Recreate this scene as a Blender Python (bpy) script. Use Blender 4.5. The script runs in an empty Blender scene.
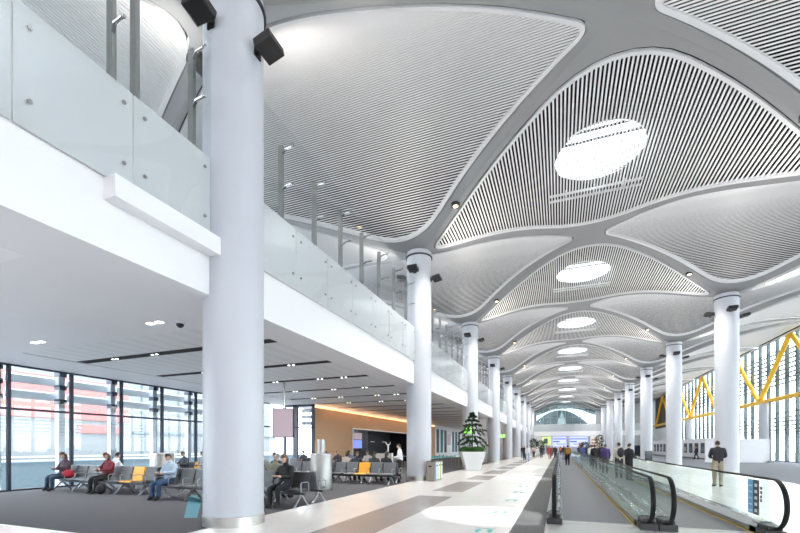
import bpy, bmesh, math, random
from math import sin, cos, pi, radians, sqrt, atan2
from mathutils import Vector, Matrix
random.seed(7)
SC = bpy.context.scene
COL = SC.collection

# ------------------------------------------------------------------ dimensions
F = 410.0
TH = math.atan(159.6 / F)
EYE = 1.6
XL, XR = -6.39, 9.34
XC = (XL + XR) / 2
W = XR - XL
S = 12.2
Y0 = 6.78
SK = -1.14 / W
RC = 0.598
XWIN = -18.5
XFAC = 22.0
YBACK, YEND = -11.0, 125.0
ZS = 4.6          # soffit under the balcony deck
ZD = 5.75         # deck level
ORD = ['first', 'second', 'third', 'fourth', 'fifth', 'sixth', 'seventh', 'eighth', 'ninth', 'tenth', 'eleventh', 'twelfth', 'thirteenth']
def q_of(n): return Y0 + S * n
def ysk(x, q): return q + SK * (x - XL)
def colY(x, n): return ysk(x, q_of(n))

# ------------------------------------------------------------------ materials
def new_mat(name):
    m = bpy.data.materials.new(name); m.use_nodes = True
    nt = m.node_tree
    return m, nt, nt.nodes['Principled BSDF']
def mat(name, col, rough=0.5, metal=0.0, spec=0.5, var=0.0, scale=20.0, bump=0.0, emit=None, estr=0.0, stretch=None):
    m, nt, b = new_mat(name)
    b.inputs['Base Color'].default_value = (*col, 1)
    b.inputs['Roughness'].default_value = rough
    b.inputs['Metallic'].default_value = metal
    b.inputs['Specular IOR Level'].default_value = spec
    if emit:
        b.inputs['Emission Color'].default_value = (*emit, 1); b.inputs['Emission Strength'].default_value = estr
    if var or bump:
        tc = nt.nodes.new('ShaderNodeTexCoord'); n = nt.nodes.new('ShaderNodeTexNoise')
        mp = nt.nodes.new('ShaderNodeMapping')
        if stretch: mp.inputs['Scale'].default_value = stretch
        nt.links.new(tc.outputs['Object'], mp.inputs[0]); nt.links.new(mp.outputs[0], n.inputs['Vector'])
        n.inputs['Scale'].default_value = scale; n.inputs['Detail'].default_value = 3
        if var:
            r = nt.nodes.new('ShaderNodeMapRange')
            r.inputs[3].default_value = 1 - var; r.inputs[4].default_value = 1 + var
            nt.links.new(n.outputs['Fac'], r.inputs[0])
            mx = nt.nodes.new('ShaderNodeMix'); mx.data_type = 'RGBA'; mx.blend_type = 'MULTIPLY'
            mx.inputs[0].default_value = 1; mx.inputs[6].default_value = (*col, 1)
            nt.links.new(r.outputs[0], mx.inputs[7]); nt.links.new(mx.outputs[2], b.inputs['Base Color'])
        if bump:
            bp = nt.nodes.new('ShaderNodeBump'); bp.inputs['Strength'].default_value = bump
            nt.links.new(n.outputs['Fac'], bp.inputs['Height']); nt.links.new(bp.outputs[0], b.inputs['Normal'])
    return m
def emis(name, col, st):
    m, nt, b = new_mat(name)
    b.inputs['Base Color'].default_value = (*col, 1)
    b.inputs['Emission Color'].default_value = (*col, 1); b.inputs['Emission Strength'].default_value = st
    return m
def glass(name, tint, refl, rough=0.02, frost=0.0, frostcol=(.8, .85, .9)):
    m = bpy.data.materials.new(name); m.use_nodes = True; nt = m.node_tree; nt.nodes.clear()
    out = nt.nodes.new('ShaderNodeOutputMaterial'); t = nt.nodes.new('ShaderNodeBsdfTransparent'); g = nt.nodes.new('ShaderNodeBsdfGlossy')
    t.inputs[0].default_value = (*tint, 1); g.inputs['Roughness'].default_value = rough
    lw = nt.nodes.new('ShaderNodeLayerWeight'); lw.inputs[0].default_value = .5
    pw = nt.nodes.new('ShaderNodeMath'); pw.operation = 'POWER'; pw.inputs[1].default_value = 4.0
    ml = nt.nodes.new('ShaderNodeMath'); ml.operation = 'MULTIPLY_ADD'; ml.inputs[1].default_value = refl * 2.2; ml.inputs[2].default_value = .035
    nt.links.new(lw.outputs['Facing'], pw.inputs[0]); nt.links.new(pw.outputs[0], ml.inputs[0])
    mx = nt.nodes.new('ShaderNodeMixShader')
    nt.links.new(ml.outputs[0], mx.inputs[0])
    base = t
    if frost:
        d = nt.nodes.new('ShaderNodeBsdfDiffuse'); d.inputs[0].default_value = (*frostcol, 1)
        m2 = nt.nodes.new('ShaderNodeMixShader'); m2.inputs[0].default_value = frost
        nt.links.new(t.outputs[0], m2.inputs[1]); nt.links.new(d.outputs[0], m2.inputs[2]); base = m2
    nt.links.new(base.outputs[0], mx.inputs[1]); nt.links.new(g.outputs[0], mx.inputs[2]); nt.links.new(mx.outputs[0], out.inputs[0])
    return m
def tile_mat(name, c1, c2, joint, sx, sy, rough=0.25):
    m, nt, b = new_mat(name)
    tc = nt.nodes.new('ShaderNodeTexCoord'); mp = nt.nodes.new('ShaderNodeMapping'); br = nt.nodes.new('ShaderNodeTexBrick')
    br.offset = 0.0
    br.inputs['Color1'].default_value = (*c1, 1); br.inputs['Color2'].default_value = (*c2, 1); br.inputs['Mortar'].default_value = (*joint, 1)
    br.inputs['Scale'].default_value = 1; br.inputs['Mortar Size'].default_value = 0.006
    br.inputs['Brick Width'].default_value = sx; br.inputs['Row Height'].default_value = sy
    nt.links.new(tc.outputs['Object'], mp.inputs[0]); nt.links.new(mp.outputs[0], br.inputs['Vector'])
    n = nt.nodes.new('ShaderNodeTexNoise'); n.inputs['Scale'].default_value = 1.2; n.inputs['Detail'].default_value = 5
    nt.links.new(tc.outputs['Object'], n.inputs['Vector'])
    r = nt.nodes.new('ShaderNodeMapRange'); r.inputs[3].default_value = .93; r.inputs[4].default_value = 1.05
    nt.links.new(n.outputs['Fac'], r.inputs[0])
    mx = nt.nodes.new('ShaderNodeMix'); mx.data_type = 'RGBA'; mx.blend_type = 'MULTIPLY'; mx.inputs[0].default_value = 1
    nt.links.new(br.outputs['Color'], mx.inputs[6]); nt.links.new(r.outputs[0], mx.inputs[7]); nt.links.new(mx.outputs[2], b.inputs['Base Color'])
    b.inputs['Roughness'].default_value = rough
    return m
def stripe_mat(name, c1, c2, axis, period, duty, rough=.5, metal=0.0):
    m, nt, b = new_mat(name)
    tc = nt.nodes.new('ShaderNodeTexCoord'); sp = nt.nodes.new('ShaderNodeSeparateXYZ')
    nt.links.new(tc.outputs['Object'], sp.inputs[0])
    d = nt.nodes.new('ShaderNodeMath'); d.operation = 'DIVIDE'; d.inputs[1].default_value = period
    nt.links.new(sp.outputs[axis], d.inputs[0])
    f = nt.nodes.new('ShaderNodeMath'); f.operation = 'FRACT'; nt.links.new(d.outputs[0], f.inputs[0])
    g = nt.nodes.new('ShaderNodeMath'); g.operation = 'LESS_THAN'; g.inputs[1].default_value = duty; nt.links.new(f.outputs[0], g.inputs[0])
    mx = nt.nodes.new('ShaderNodeMix'); mx.data_type = 'RGBA'
    mx.inputs[6].default_value = (*c1, 1); mx.inputs[7].default_value = (*c2, 1)
    nt.links.new(g.outputs[0], mx.inputs[0]); nt.links.new(mx.outputs[2], b.inputs['Base Color'])
    b.inputs['Roughness'].default_value = rough; b.inputs['Metallic'].default_value = metal
    return m

M = {}
M['slat'] = mat('slat_white', (.86, .855, .86), .45)
M['rim'] = mat('rim_white', (.76, .76, .77), .4)
M['rib'] = mat('rib_grey', (.30, .305, .31), .45, var=.05, scale=.6)
M['plenum'] = mat('plenum_black', (.012, .012, .014), .9)
M['plaster'] = mat('plaster', (.80, .80, .81), .6, var=.02, scale=.8)
M['soffit'] = mat('soffit_plaster', (.80, .79, .815), .5, var=.03, scale=.7)
M['fascia'] = mat('fascia_white', (.80, .80, .815), .4)
M['column'] = mat('column_paint', (.52, .54, .59), .35, var=.02, scale=1.2)
M['steel'] = mat('brushed_steel', (.56, .55, .53), .3, 1.0, var=.08, scale=3, stretch=(1, 1, 20))
M['steel2'] = mat('satin_steel', (.50, .50, .50), .22, 1.0, var=.05, scale=5)
M['post'] = mat('post_steel', (.24, .245, .24), .4, .6)
M['mull'] = mat('mullion_navy', (.045, .055, .085), .4, .3)
M['fin'] = mat('fin_grey', (.58, .61, .67), .5)
M['louv'] = mat('louvre_pale', (.84, .86, .88), .5)
M['greenfin'] = mat('fin_darkgreen', (.045, .075, .075), .4, .2)
M['yellow'] = mat('truss_yellow', (.86, .50, .03), .4, var=.03, scale=3)
M['pane'] = glass('window_glass', (.95, .98, .99), .12)
M['panet'] = glass('tinted_window_glass', (.88, .92, .94), .10)
M['panea'] = glass('arch_glass', (.50, .58, .585), .10)
M['glass'] = glass('balcony_glass', (.96, .975, .98), .16)
M['wglass'] = glass('walkway_glass', (.93, .98, .965), .10)
M['film'] = mat('frosted_film', (.66, .66, .67), .18, spec=.6)
M['tile'] = tile_mat('floor_tile', (.88, .845, .815), (.86, .825, .80), (.74, .71, .69), 1.2, 1.2, .22)
M['tilew'] = tile_mat('floor_tile_white', (.88, .865, .85), (.87, .85, .84), (.78, .76, .74), 1.2, 1.2, .2)
M['taupe'] = tile_mat('floor_tile_taupe', (.40, .35, .335), (.375, .33, .315), (.33, .29, .28), .6, 1.2, .25)
M['grey'] = tile_mat('floor_tile_grey', (.10, .098, .102), (.094, .092, .096), (.075, .075, .075), .6, 1.2, .6)
M['carpet'] = mat('carpet_charcoal', (.085, .085, .096), .95, var=.25, scale=60, bump=.3)
M['carpet2'] = mat('carpet_greyblue', (.17, .18, .205), .95, var=.12, scale=40, bump=.2)
M['metalceil'] = stripe_mat('metal_ceiling', (.80, .80, .815), (.74, .745, .76), 0, .6, .5, .5, .0)
M['black'] = mat('black_plastic', (.012, .012, .013), .45)
M['rubber'] = mat('rubber_black', (.008, .008, .009), .55, spec=.2)
M['darkmetal'] = mat('dark_metal', (.07, .07, .075), .35, .7)
M['belt'] = stripe_mat('belt_ribbed', (.20, .20, .215), (.155, .155, .165), 1, .4, .06, .45, .3)
M['comb'] = mat('comb_plate', (.62, .62, .61), .35, .5)
M['yline'] = mat('yellow_line', (.50, .34, .05), .5)
M['wood'] = stripe_mat('wood_panel', (.56, .335, .185), (.53, .315, .17), 1, .30, .5, .45)
M['seat'] = mat('seat_grey', (.13, .14, .155), .45, var=.06, scale=30)
M['seatb'] = mat('seat_black', (.03, .031, .036), .4)
M['orange'] = mat('seat_orange', (.86, .42, .03), .45)
M['chrome'] = mat('seat_frame', (.33, .34, .36), .3, .9)
M['drum'] = mat('drum_steel', (.40, .395, .39), .38, .75, var=.06, scale=4, stretch=(8, 8, 1))
M['teal'] = mat('teal_vinyl', (.02, .42, .38), .5)
M['tealb'] = mat('teal_blue', (.05, .22, .30), .6)
M['white'] = mat('white_paint', (.86, .86, .87), .45)
M['screenwall'] = mat('partition_white', (.80, .80, .83), .5)
M['leaf'] = mat('leaf_dark', (.018, .05, .018), .6, var=.3, scale=9)
M['leaf2'] = mat('leaf_green', (.05, .16, .03), .6, var=.3, scale=12)
M['bark'] = mat('bark', (.10, .07, .05), .8)
M['soil'] = mat('soil', (.04, .03, .02), .9)
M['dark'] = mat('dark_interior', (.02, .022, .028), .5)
M['darkglass'] = mat('dark_glass', (.015, .02, .03), .12, spec=.7)
M['brown'] = mat('dark_brown_panel', (.055, .04, .035), .6)
M['warm'] = emis('lamp_warm', (1.0, .72, .42), 6.0)
M['lampw'] = emis('lamp_white', (1.0, .97, .92), 4.0)
M['cove'] = emis('cove_light', (1.0, .50, .16), 2.2)
M['sgn_green'] = emis('sign_green', (.20, .85, .04), 1.2)
M['sgn_white'] = emis('sign_white', (1, 1, 1), 1.2)
M['sgn_blue'] = emis('screen_blue', (.16, .20, .62), .8)
M['sgn_pale'] = emis('screen_pale', (.40, .45, .85), .75)
M['sgn_navy'] = emis('screen_navy', (.03, .06, .25), 1.0)
M['sgn_lime'] = emis('sign_lime', (.50, .68, .20), .6)
M['sgn_pink'] = emis('screen_pink', (.30, .24, .27), .55)
M['purple'] = emis('screen_violet', (.20, .16, .75), .9)
M['terracotta'] = mat('terracotta', (.50, .20, .10), .6)
M['red'] = mat('building_red', (.50, .15, .14), .6)
M['apron'] = mat('apron_concrete', (.20, .215, .23), .8, var=.05, scale=.3)
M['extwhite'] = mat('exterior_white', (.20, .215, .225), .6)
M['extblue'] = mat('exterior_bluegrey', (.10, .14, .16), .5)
M['beige'] = mat('beige_board', (.45, .42, .37), .5)
M['bin'] = mat('bin_taupe', (.30, .27, .24), .4, .2)
M['bstr'] = stripe_mat('bin_strip', (.15, .35, .50), (.62, .68, .62), 1, .22, .45, .4)
M['lightblue'] = mat('sticker_blue', (.16, .46, .78), .4)
M['darkgrey'] = mat('sticker_grey', (.06, .06, .07), .4)
SKIN = [mat('skin_a', (.62, .40, .29), .5), mat('skin_b', (.50, .31, .21), .5)]
HAIR = {'dark': mat('hair_dark', (.02, .015, .013), .5), 'brown': mat('hair_brown', (.13, .06, .03), .5), 'grey': mat('hair_grey', (.3, .3, .3), .5)}
_cl = {}
def cloth(c):
    if c not in _cl: _cl[c] = mat('cloth_%d' % len(_cl), c, .85, var=.12, scale=14)
    return _cl[c]

# ------------------------------------------------------------------ mesh helpers
class MB:
    def __init__(s): s.v = []; s.f = []; s.mi = []
    def add(s, vs, fs, m=0):
        o = len(s.v); s.v += [tuple(p) for p in vs]
        for f in fs: s.f.append(tuple(i + o for i in f)); s.mi.append(m)
    def box(s, x0, x1, y0, y1, z0, z1, m=0):
        s.add([(x0, y0, z0), (x1, y0, z0), (x1, y1, z0), (x0, y1, z0), (x0, y0, z1), (x1, y0, z1), (x1, y1, z1), (x0, y1, z1)],
              [(0, 3, 2, 1), (4, 5, 6, 7), (0, 1, 5, 4), (1, 2, 6, 5), (2, 3, 7, 6), (3, 0, 4, 7)], m)
        return s
    def obox(s, c, ax, ay, az, m=0):   # centre and three half-axis vectors
        c = Vector(c); ax = Vector(ax); ay = Vector(ay); az = Vector(az)
        vs = [c + i * ax + j * ay + k * az for k in (-1, 1) for i, j in ((-1, -1), (1, -1), (1, 1), (-1, 1))]
        s.add(vs, [(0, 3, 2, 1), (4, 5, 6, 7), (0, 1, 5, 4), (1, 2, 6, 5), (2, 3, 7, 6), (3, 0, 4, 7)], m)
        return s
    def bar(s, a, b, w, h, m=0, up=(0, 0, 1)):
        a = Vector(a); b = Vector(b); d = (b - a); u = Vector(up)
        if abs(d.normalized().dot(u)) > .98: u = Vector((1, 0, 0))
        x = d.cross(u).normalized(); z = x.cross(d).normalized()
        return s.obox((a + b) / 2, x * w / 2, d / 2, z * h / 2, m)
    def tube(s, pts, r, seg=10, m=0, caps=True, ry=None):
        pts = [Vector(p) for p in pts]; n = len(pts)
        rs = r if isinstance(r, (list, tuple)) else [r] * n
        vs = []; prev = None
        for i, p in enumerate(pts):
            d = (pts[min(i + 1, n - 1)] - pts[max(i - 1, 0)]).normalized()
            if prev is None:
                u = Vector((0, 0, 1)) if abs(d.z) < .9 else Vector((1, 0, 0))
                x = d.cross(u).normalized()
            else:
                x = (prev - d * prev.dot(d)).normalized()
            prev = x; y = d.cross(x)
            for k in range(seg):
                a = 2 * pi * k / seg
                vs.append(p + x * cos(a) * rs[i] + y * sin(a) * (rs[i] if ry is None else ry))
        fs = [(i * seg + k, i * seg + (k + 1) % seg, (i + 1) * seg + (k + 1) % seg, (i + 1) * seg + k) for i in range(n - 1) for k in range(seg)]
        if caps: fs += [tuple(reversed(range(seg))), tuple((n - 1) * seg + k for k in range(seg))]
        s.add(vs, fs, m); return s
    def lathe(s, prof, c=(0, 0), seg=32, m=0):
        vs = []; n = len(prof)
        for r, z in prof:
            for k in range(seg):
                a = 2 * pi * k / seg; vs.append((c[0] + r * cos(a), c[1] + r * sin(a), z))
        fs = [(i * seg + k, i * seg + (k + 1) % seg, (i + 1) * seg + (k + 1) % seg, (i + 1) * seg + k) for i in range(n - 1) for k in range(seg)]
        fs += [tuple(reversed(range(seg))), tuple((n - 1) * seg + k for k in range(seg))]
        s.add(vs, fs, m); return s
    def poly(s, pts, m=0): s.add(pts, [tuple(range(len(pts)))], m); return s
    def prism(s, pts, z0, z1, m=0):
        n = len(pts)
        s.add([(x, y, z0) for x, y in pts] + [(x, y, z1) for x, y in pts],
              [tuple(reversed(range(n))), tuple(range(n, 2 * n))] + [(i, (i + 1) % n, n + (i + 1) % n, n + i) for i in range(n)], m); return s
    def sphere(s, c, r, seg=12, rings=8, m=0):
        rx, ry, rz = r if isinstance(r, (tuple, list)) else (r, r, r)
        prof = [(sin(pi * i / rings), -cos(pi * i / rings)) for i in range(rings + 1)]
        prof[0] = (.02, -1); prof[-1] = (.02, 1)
        vs = [(c[0] + rx * p * cos(2 * pi * k / seg), c[1] + ry * p * sin(2 * pi * k / seg), c[2] + rz * h) for p, h in prof for k in range(seg)]
        n = len(prof)
        fs = [(i * seg + k, i * seg + (k + 1) % seg, (i + 1) * seg + (k + 1) % seg, (i + 1) * seg + k) for i in range(n - 1) for k in range(seg)]
        fs += [tuple(reversed(range(seg))), tuple((n - 1) * seg + k for k in range(seg))]
        s.add(vs, fs, m); return s
    def build(s, name, mats, parent=None, origin=None, smooth=None, bevel=0):
        me = bpy.data.meshes.new(name)
        o = Vector(origin) if origin else Vector((0, 0, 0))
        me.from_pydata([tuple(Vector(p) - o) for p in s.v], [], s.f)
        for mm in (mats if isinstance(mats, (list, tuple)) else [mats]): me.materials.append(mm)
        me.polygons.foreach_set('material_index', s.mi)
        if smooth is not None:
            me.polygons.foreach_set('use_smooth', [True] * len(me.polygons))
            me.set_sharp_from_angle(angle=radians(smooth))
        me.update()
        ob = bpy.data.objects.new(name, me); COL.objects.link(ob)
        if parent is not None: ob.parent = parent
        elif origin: ob.location = o
        if bevel:
            b = ob.modifiers.new('bevel', 'BEVEL'); b.width = bevel; b.segments = 2; b.limit_method = 'ANGLE'
        return ob
def tag(o, label=None, cat=None, group=None, kind=None):
    if label: o['label'] = label
    if cat: o['category'] = cat
    if group: o['group'] = group
    if kind: o['kind'] = kind
    return o
def thing(name, label, cat, loc=(0, 0, 0), rz=0, group=None, kind=None):
    o = bpy.data.objects.new(name, None); COL.objects.link(o); o.location = loc; o.rotation_euler = (0, 0, rz); o.empty_display_size = .2
    return tag(o, label, cat, group, kind)
def struct(name, mb, mats, label=None, **k):
    o = mb.build(name, mats, **k); o['kind'] = 'structure'
    if label: o['label'] = label; o['category'] = name.split('_')[0]
    return o
def copy_tree(o, parent=None):
    c = o.copy(); COL.objects.link(c)
    if parent is not None: c.parent = parent
    for ch in list(o.children): copy_tree(ch, c)
    return c

# ------------------------------------------------------------------ camera, world, sun
cam = bpy.data.cameras.new('camera'); co = bpy.data.objects.new('camera', cam); COL.objects.link(co)
cam.sensor_width = 36; cam.lens = F / 800 * 36; cam.shift_y = (447 - 266.5) / 800
cam.clip_end = 600; cam.clip_start = .05
co.location = (0, 0, EYE); co.rotation_euler = (pi / 2, 0, TH)
SC.camera = co
w = bpy.data.worlds.new('sky'); SC.world = w; w.use_nodes = True
wn = w.node_tree
bg = wn.nodes['Background']; bg.inputs[0].default_value = (.93, .965, 1.0, 1); bg.inputs[1].default_value = 5.0
SC.view_settings.view_transform = 'Standard'; SC.view_settings.look = 'None'; SC.view_settings.gamma = 1
SC.view_settings.use_curve_mapping = False
SC.view_settings.exposure = 0.70
SC.cycles.max_bounces = 10; SC.cycles.diffuse_bounces = 6; SC.cycles.transparent_max_bounces = 24
SC.cycles.glossy_bounces = 4; SC.cycles.sample_clamp_indirect = 6
SC.cycles.use_denoising = True
sl = bpy.data.lights.new('sun', 'SUN'); so = bpy.data.objects.new('sun', sl); COL.objects.link(so)
sl.energy = 6.5; sl.angle = radians(.9); sl.color = (1, .97, .92)
so.rotation_euler = Vector((3.1, 8.4, 13.6)).to_track_quat('Z', 'Y').to_euler()

# ------------------------------------------------------------------ ceiling vault
def zcol(x):
    t = min(1, max(0, (x - XL) / W)); return 10.95 - .3 * t
WO = 12.0                    # half width of the outer bays
XNL, XNR = XL - WO, XR + WO
ZR = 13.15
def zc(x, q):
    """height of the vault: lengthwise barrels over the hall centre and the outer edges, crosswise barrels over the column rows"""
    n = (q - Y0) / S; dq = abs(n - round(n)) * 2
    if XL <= x <= XR: dx = abs(x - XC) / (W / 2)
    elif x < XL: dx = max(0, (x - XNL) / WO)
    else: dx = max(0, (XNR - x) / WO)
    s = dx if dx + dq < 1 else 1 - dq
    a = zcol(x)
    return a + (ZR - a) * (1 - s * s) * (1 - .7 * s ** 4)
def zside(xp, qc):
    yc = ysk(xp, qc); a = zcol(xp)
    def f(x, q):
        s = min(1, abs(ysk(x, q) - yc) / (S / 2))
        return a + (ZR - a) * (1 - s * s) * (1 - .7 * s ** 4)
    return f
def inset(poly, d):
    n = len(poly); out = []
    area = sum(poly[i][0] * poly[(i + 1) % n][1] - poly[(i + 1) % n][0] * poly[i][1] for i in range(n))
    sg = 1 if area > 0 else -1
    L = []
    for i in range(n):
        a = Vector(poly[i]); b = Vector(poly[(i + 1) % n]); t = (b - a).normalized(); nn = Vector((-t.y, t.x)) * sg
        L.append((a + nn * d, t))
    for i in range(n):
        p, t = L[i - 1]; r, u = L[i]
        k = ((r - p).x * u.y - (r - p).y * u.x) / (t.x * u.y - t.y * u.x)
        out.append(p + t * k)
    return out
def outline(poly, d, cuts, nstr=14, nb=8):
    """rounded inset outline and, for each of its points, the matching point on the raw boundary"""
    ip = inset(poly, d); n = len(poly); po = []; pb = []
    P = [Vector(p) for p in poly]
    for i in range(n):
        a, b, c = ip[i - 1], ip[i], ip[(i + 1) % n]
        A, B, C_ = P[i - 1], P[i], P[(i + 1) % n]
        l1 = (a - b).length; l2 = (c - b).length
        k1 = min(cuts[i], l1 * .45); k2 = min(cuts[i], l2 * .45)
        s_ = b + (a - b).normalized() * k1; e_ = b + (c - b).normalized() * k2
        S_ = B + (A - B) * (k1 / l1); E_ = B + (C_ - B) * (k2 / l2)
        for j in range(nb + 1):
            t = j / nb
            po.append(s_ * (1 - t) ** 2 + b * 2 * t * (1 - t) + e_ * t * t)
            pb.append(S_.lerp(B, t * 2) if t < .5 else B.lerp(E_, t * 2 - 1))
        # straight run to the next corner
        nxt = ip[(i + 1) % n]; d2 = ip[(i + 2) % n]
        kn = min(cuts[(i + 1) % n], (b - nxt).length * .45)
        f_ = nxt + (b - nxt).normalized() * kn
        ln = (b - nxt).length
        F_ = C_ + (B - C_) * (kn / ln)
        for j in range(1, nstr):
            t = j / nstr; po.append(e_.lerp(f_, t)); pb.append(E_.lerp(F_, t))
    return po, pb
def span(poly, v, ax):
    r = []; n = len(poly)
    for i in range(n):
        a = poly[i]; b = poly[(i + 1) % n]
        if (a[ax] - v) * (b[ax] - v) <= 0 and a[ax] != b[ax]:
            t = (v - a[ax]) / (b[ax] - a[ax]); r.append(a[1 - ax] + t * (b[1 - ax] - a[1 - ax]))
    return (min(r), max(r)) if len(r) >= 2 else None
ribs = MB()

def panel(poly, cuts, mode, par, sky=None, pitch=.15, wd=.075, ht=.035, zf=None):
    """one lozenge of the vault: rim, slats, dark backing; adds its share of the grey ribs"""
    zf = zf or zc
    def P3(x, q, dz=0): return (x, ysk(x, q), zf(x, q) + dz)
    po, pb = outline(poly, .36, cuts)
    n = len(po)
    cx = sum(p.x for p in po) / n; cy = sum(p.y for p in po) / n; c = Vector((cx, cy))
    # grey rib strip from just outside the rim to the lozenge boundary
    rows = []
    for i in range(n):
        o = po[i]; b = pb[i]; dv = (o - c).normalized()
        o2 = o + dv * .07; b2 = b + dv * .02
        rows.append([o2.lerp(b2, t) for t in (0, .33, .66, 1)])
    vs = [(p.x, ysk(p.x, p.y), zf(p.x, p.y) * (1 - t) + zc(p.x, p.y) * t) for r in rows for p, t in zip(r, (0, .33, .66, 1))]
    vs += [P3(r[0].x, r[0].y, .5) for r in rows]
    fs = [(i * 4 + k, i * 4 + k + 1, ((i + 1) % n) * 4 + k + 1, ((i + 1) % n) * 4 + k) for i in range(n) for k in range(3)]
    fs += [(i * 4, ((i + 1) % n) * 4, 4 * n + (i + 1) % n, 4 * n + i) for i in range(n)]
    ribs.add(vs, fs)
    # white rim, box section
    rim = MB(); vs = []
    inn = []
    for i in range(n):
        t = (po[(i + 1) % n] - po[i - 1]); nn = Vector((-t.y, t.x)).normalized()
        if nn.dot(c - po[i]) < 0: nn = -nn
        ii = po[i] + nn * .125; inn.append(ii)
        vs += [P3(po[i].x, po[i].y, -.05), P3(ii.x, ii.y, -.05), P3(ii.x, ii.y, .05), P3(po[i].x, po[i].y, .05)]
    fs = [(i * 4 + k, ((i + 1) % n) * 4 + k, ((i + 1) % n) * 4 + (k + 1) % 4, i * 4 + (k + 1) % 4) for i in range(n) for k in range(4)]
    rim.add(vs, fs)
    rim.build('rim', M['rim'], par, origin=par.location, smooth=50)
    # backing
    bk = MB()
    if sky:
        vs = []; k = n
        for i in range(n):
            a = atan2(po[i].y - sky[1], po[i].x - sky[0])
            e = Vector((sky[0] + sky[2] * cos(a), sky[1] + sky[2] * sin(a)))
            for t in (0, .5, 1):
                p = po[i].lerp(e, t); vs.append(P3(p.x, p.y, .42))
        fs = [(i * 3 + j, ((i + 1) % n) * 3 + j, ((i + 1) % n) * 3 + j + 1, i * 3 + j + 1) for i in range(n) for j in range(2)]
    else:
        vs = [P3(p.lerp(c, t).x, p.lerp(c, t).y, .42) for p in po for t in (0, .33, .66)] + [P3(cx, cy, .42)]
        fs = [(i * 3 + j, ((i + 1) % n) * 3 + j, ((i + 1) % n) * 3 + j + 1, i * 3 + j + 1) for i in range(n) for j in range(2)]
        fs += [(i * 3 + 2, ((i + 1) % n) * 3 + 2, 3 * n) for i in range(n)]
    bk.add(vs, fs)
    bk.add([P3(p.x, p.y, z_) for p in po for z_ in (.04, .43)], [(2 * i, 2 * ((i + 1) % n), 2 * ((i + 1) % n) + 1, 2 * i + 1) for i in range(n)])
    bk.build('backing', M['plenum'], par, origin=par.location)
    # slats
    sb = MB()
    if mode == 'y':
        xs = [p.x for p in inn]; x = min(xs) + pitch * .6
        while x < max(xs) - .03:
            A = span(inn, x - wd / 2, 0); B = span(inn, x + wd / 2, 0)
            if A and B and A[1] - A[0] > .08:
                (a0, a1), (b0, b1) = A, B; xa, xb = x - wd / 2, x + wd / 2
                vs = []
                for dz in (.0, ht):
                    for (xx, qq) in ((xa, a0), (xb, b0), (xb, b1), (xa, a1)): vs.append((xx, ysk(xx, qq), zf(x, (a0 + a1) / 2) + dz))
                sb.add(vs, [(0, 3, 2, 1), (4, 5, 6, 7), (0, 1, 5, 4), (1, 2, 6, 5), (2, 3, 7, 6), (3, 0, 4, 7)])
            x += pitch
    else:
        # straight across the hall: lines of constant y
        Q = [(p.x, ysk(p.x, p.y)) for p in inn]
        ys = [p[1] for p in Q]; y = min(ys) + pitch * .6
        while y < max(ys) - .03:
            A = span(Q, y - wd / 2, 1); B = span(Q, y + wd / 2, 1)
            if A and B and A[1] - A[0] > .08:
                N = max(2, int((A[1] - A[0]) / 1.1)); vs = []
                for i in range(N + 1):
                    t = i / N; xa = A[0] + (A[1] - A[0]) * t; xb = B[0] + (B[1] - B[0]) * t
                    for (xx, yy_) in ((xa, y - wd / 2), (xb, y + wd / 2)):
                        zz = zf(xx, y - SK * (xx - XL)); vs += [(xx, yy_, zz), (xx, yy_, zz + ht)]
                fs = []
                for i in range(N):
                    o = i * 4; p = o + 4
                    fs += [(o, o + 2, p + 2, p), (o + 1, p + 1, p + 3, o + 3), (o, p, p + 1, o + 1), (o + 2, o + 3, p + 3, p + 2)]
                sb.add(vs, fs)
            y += pitch
    sb.build('slats', M['slat'], par, origin=par.location)
    return inn

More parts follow.
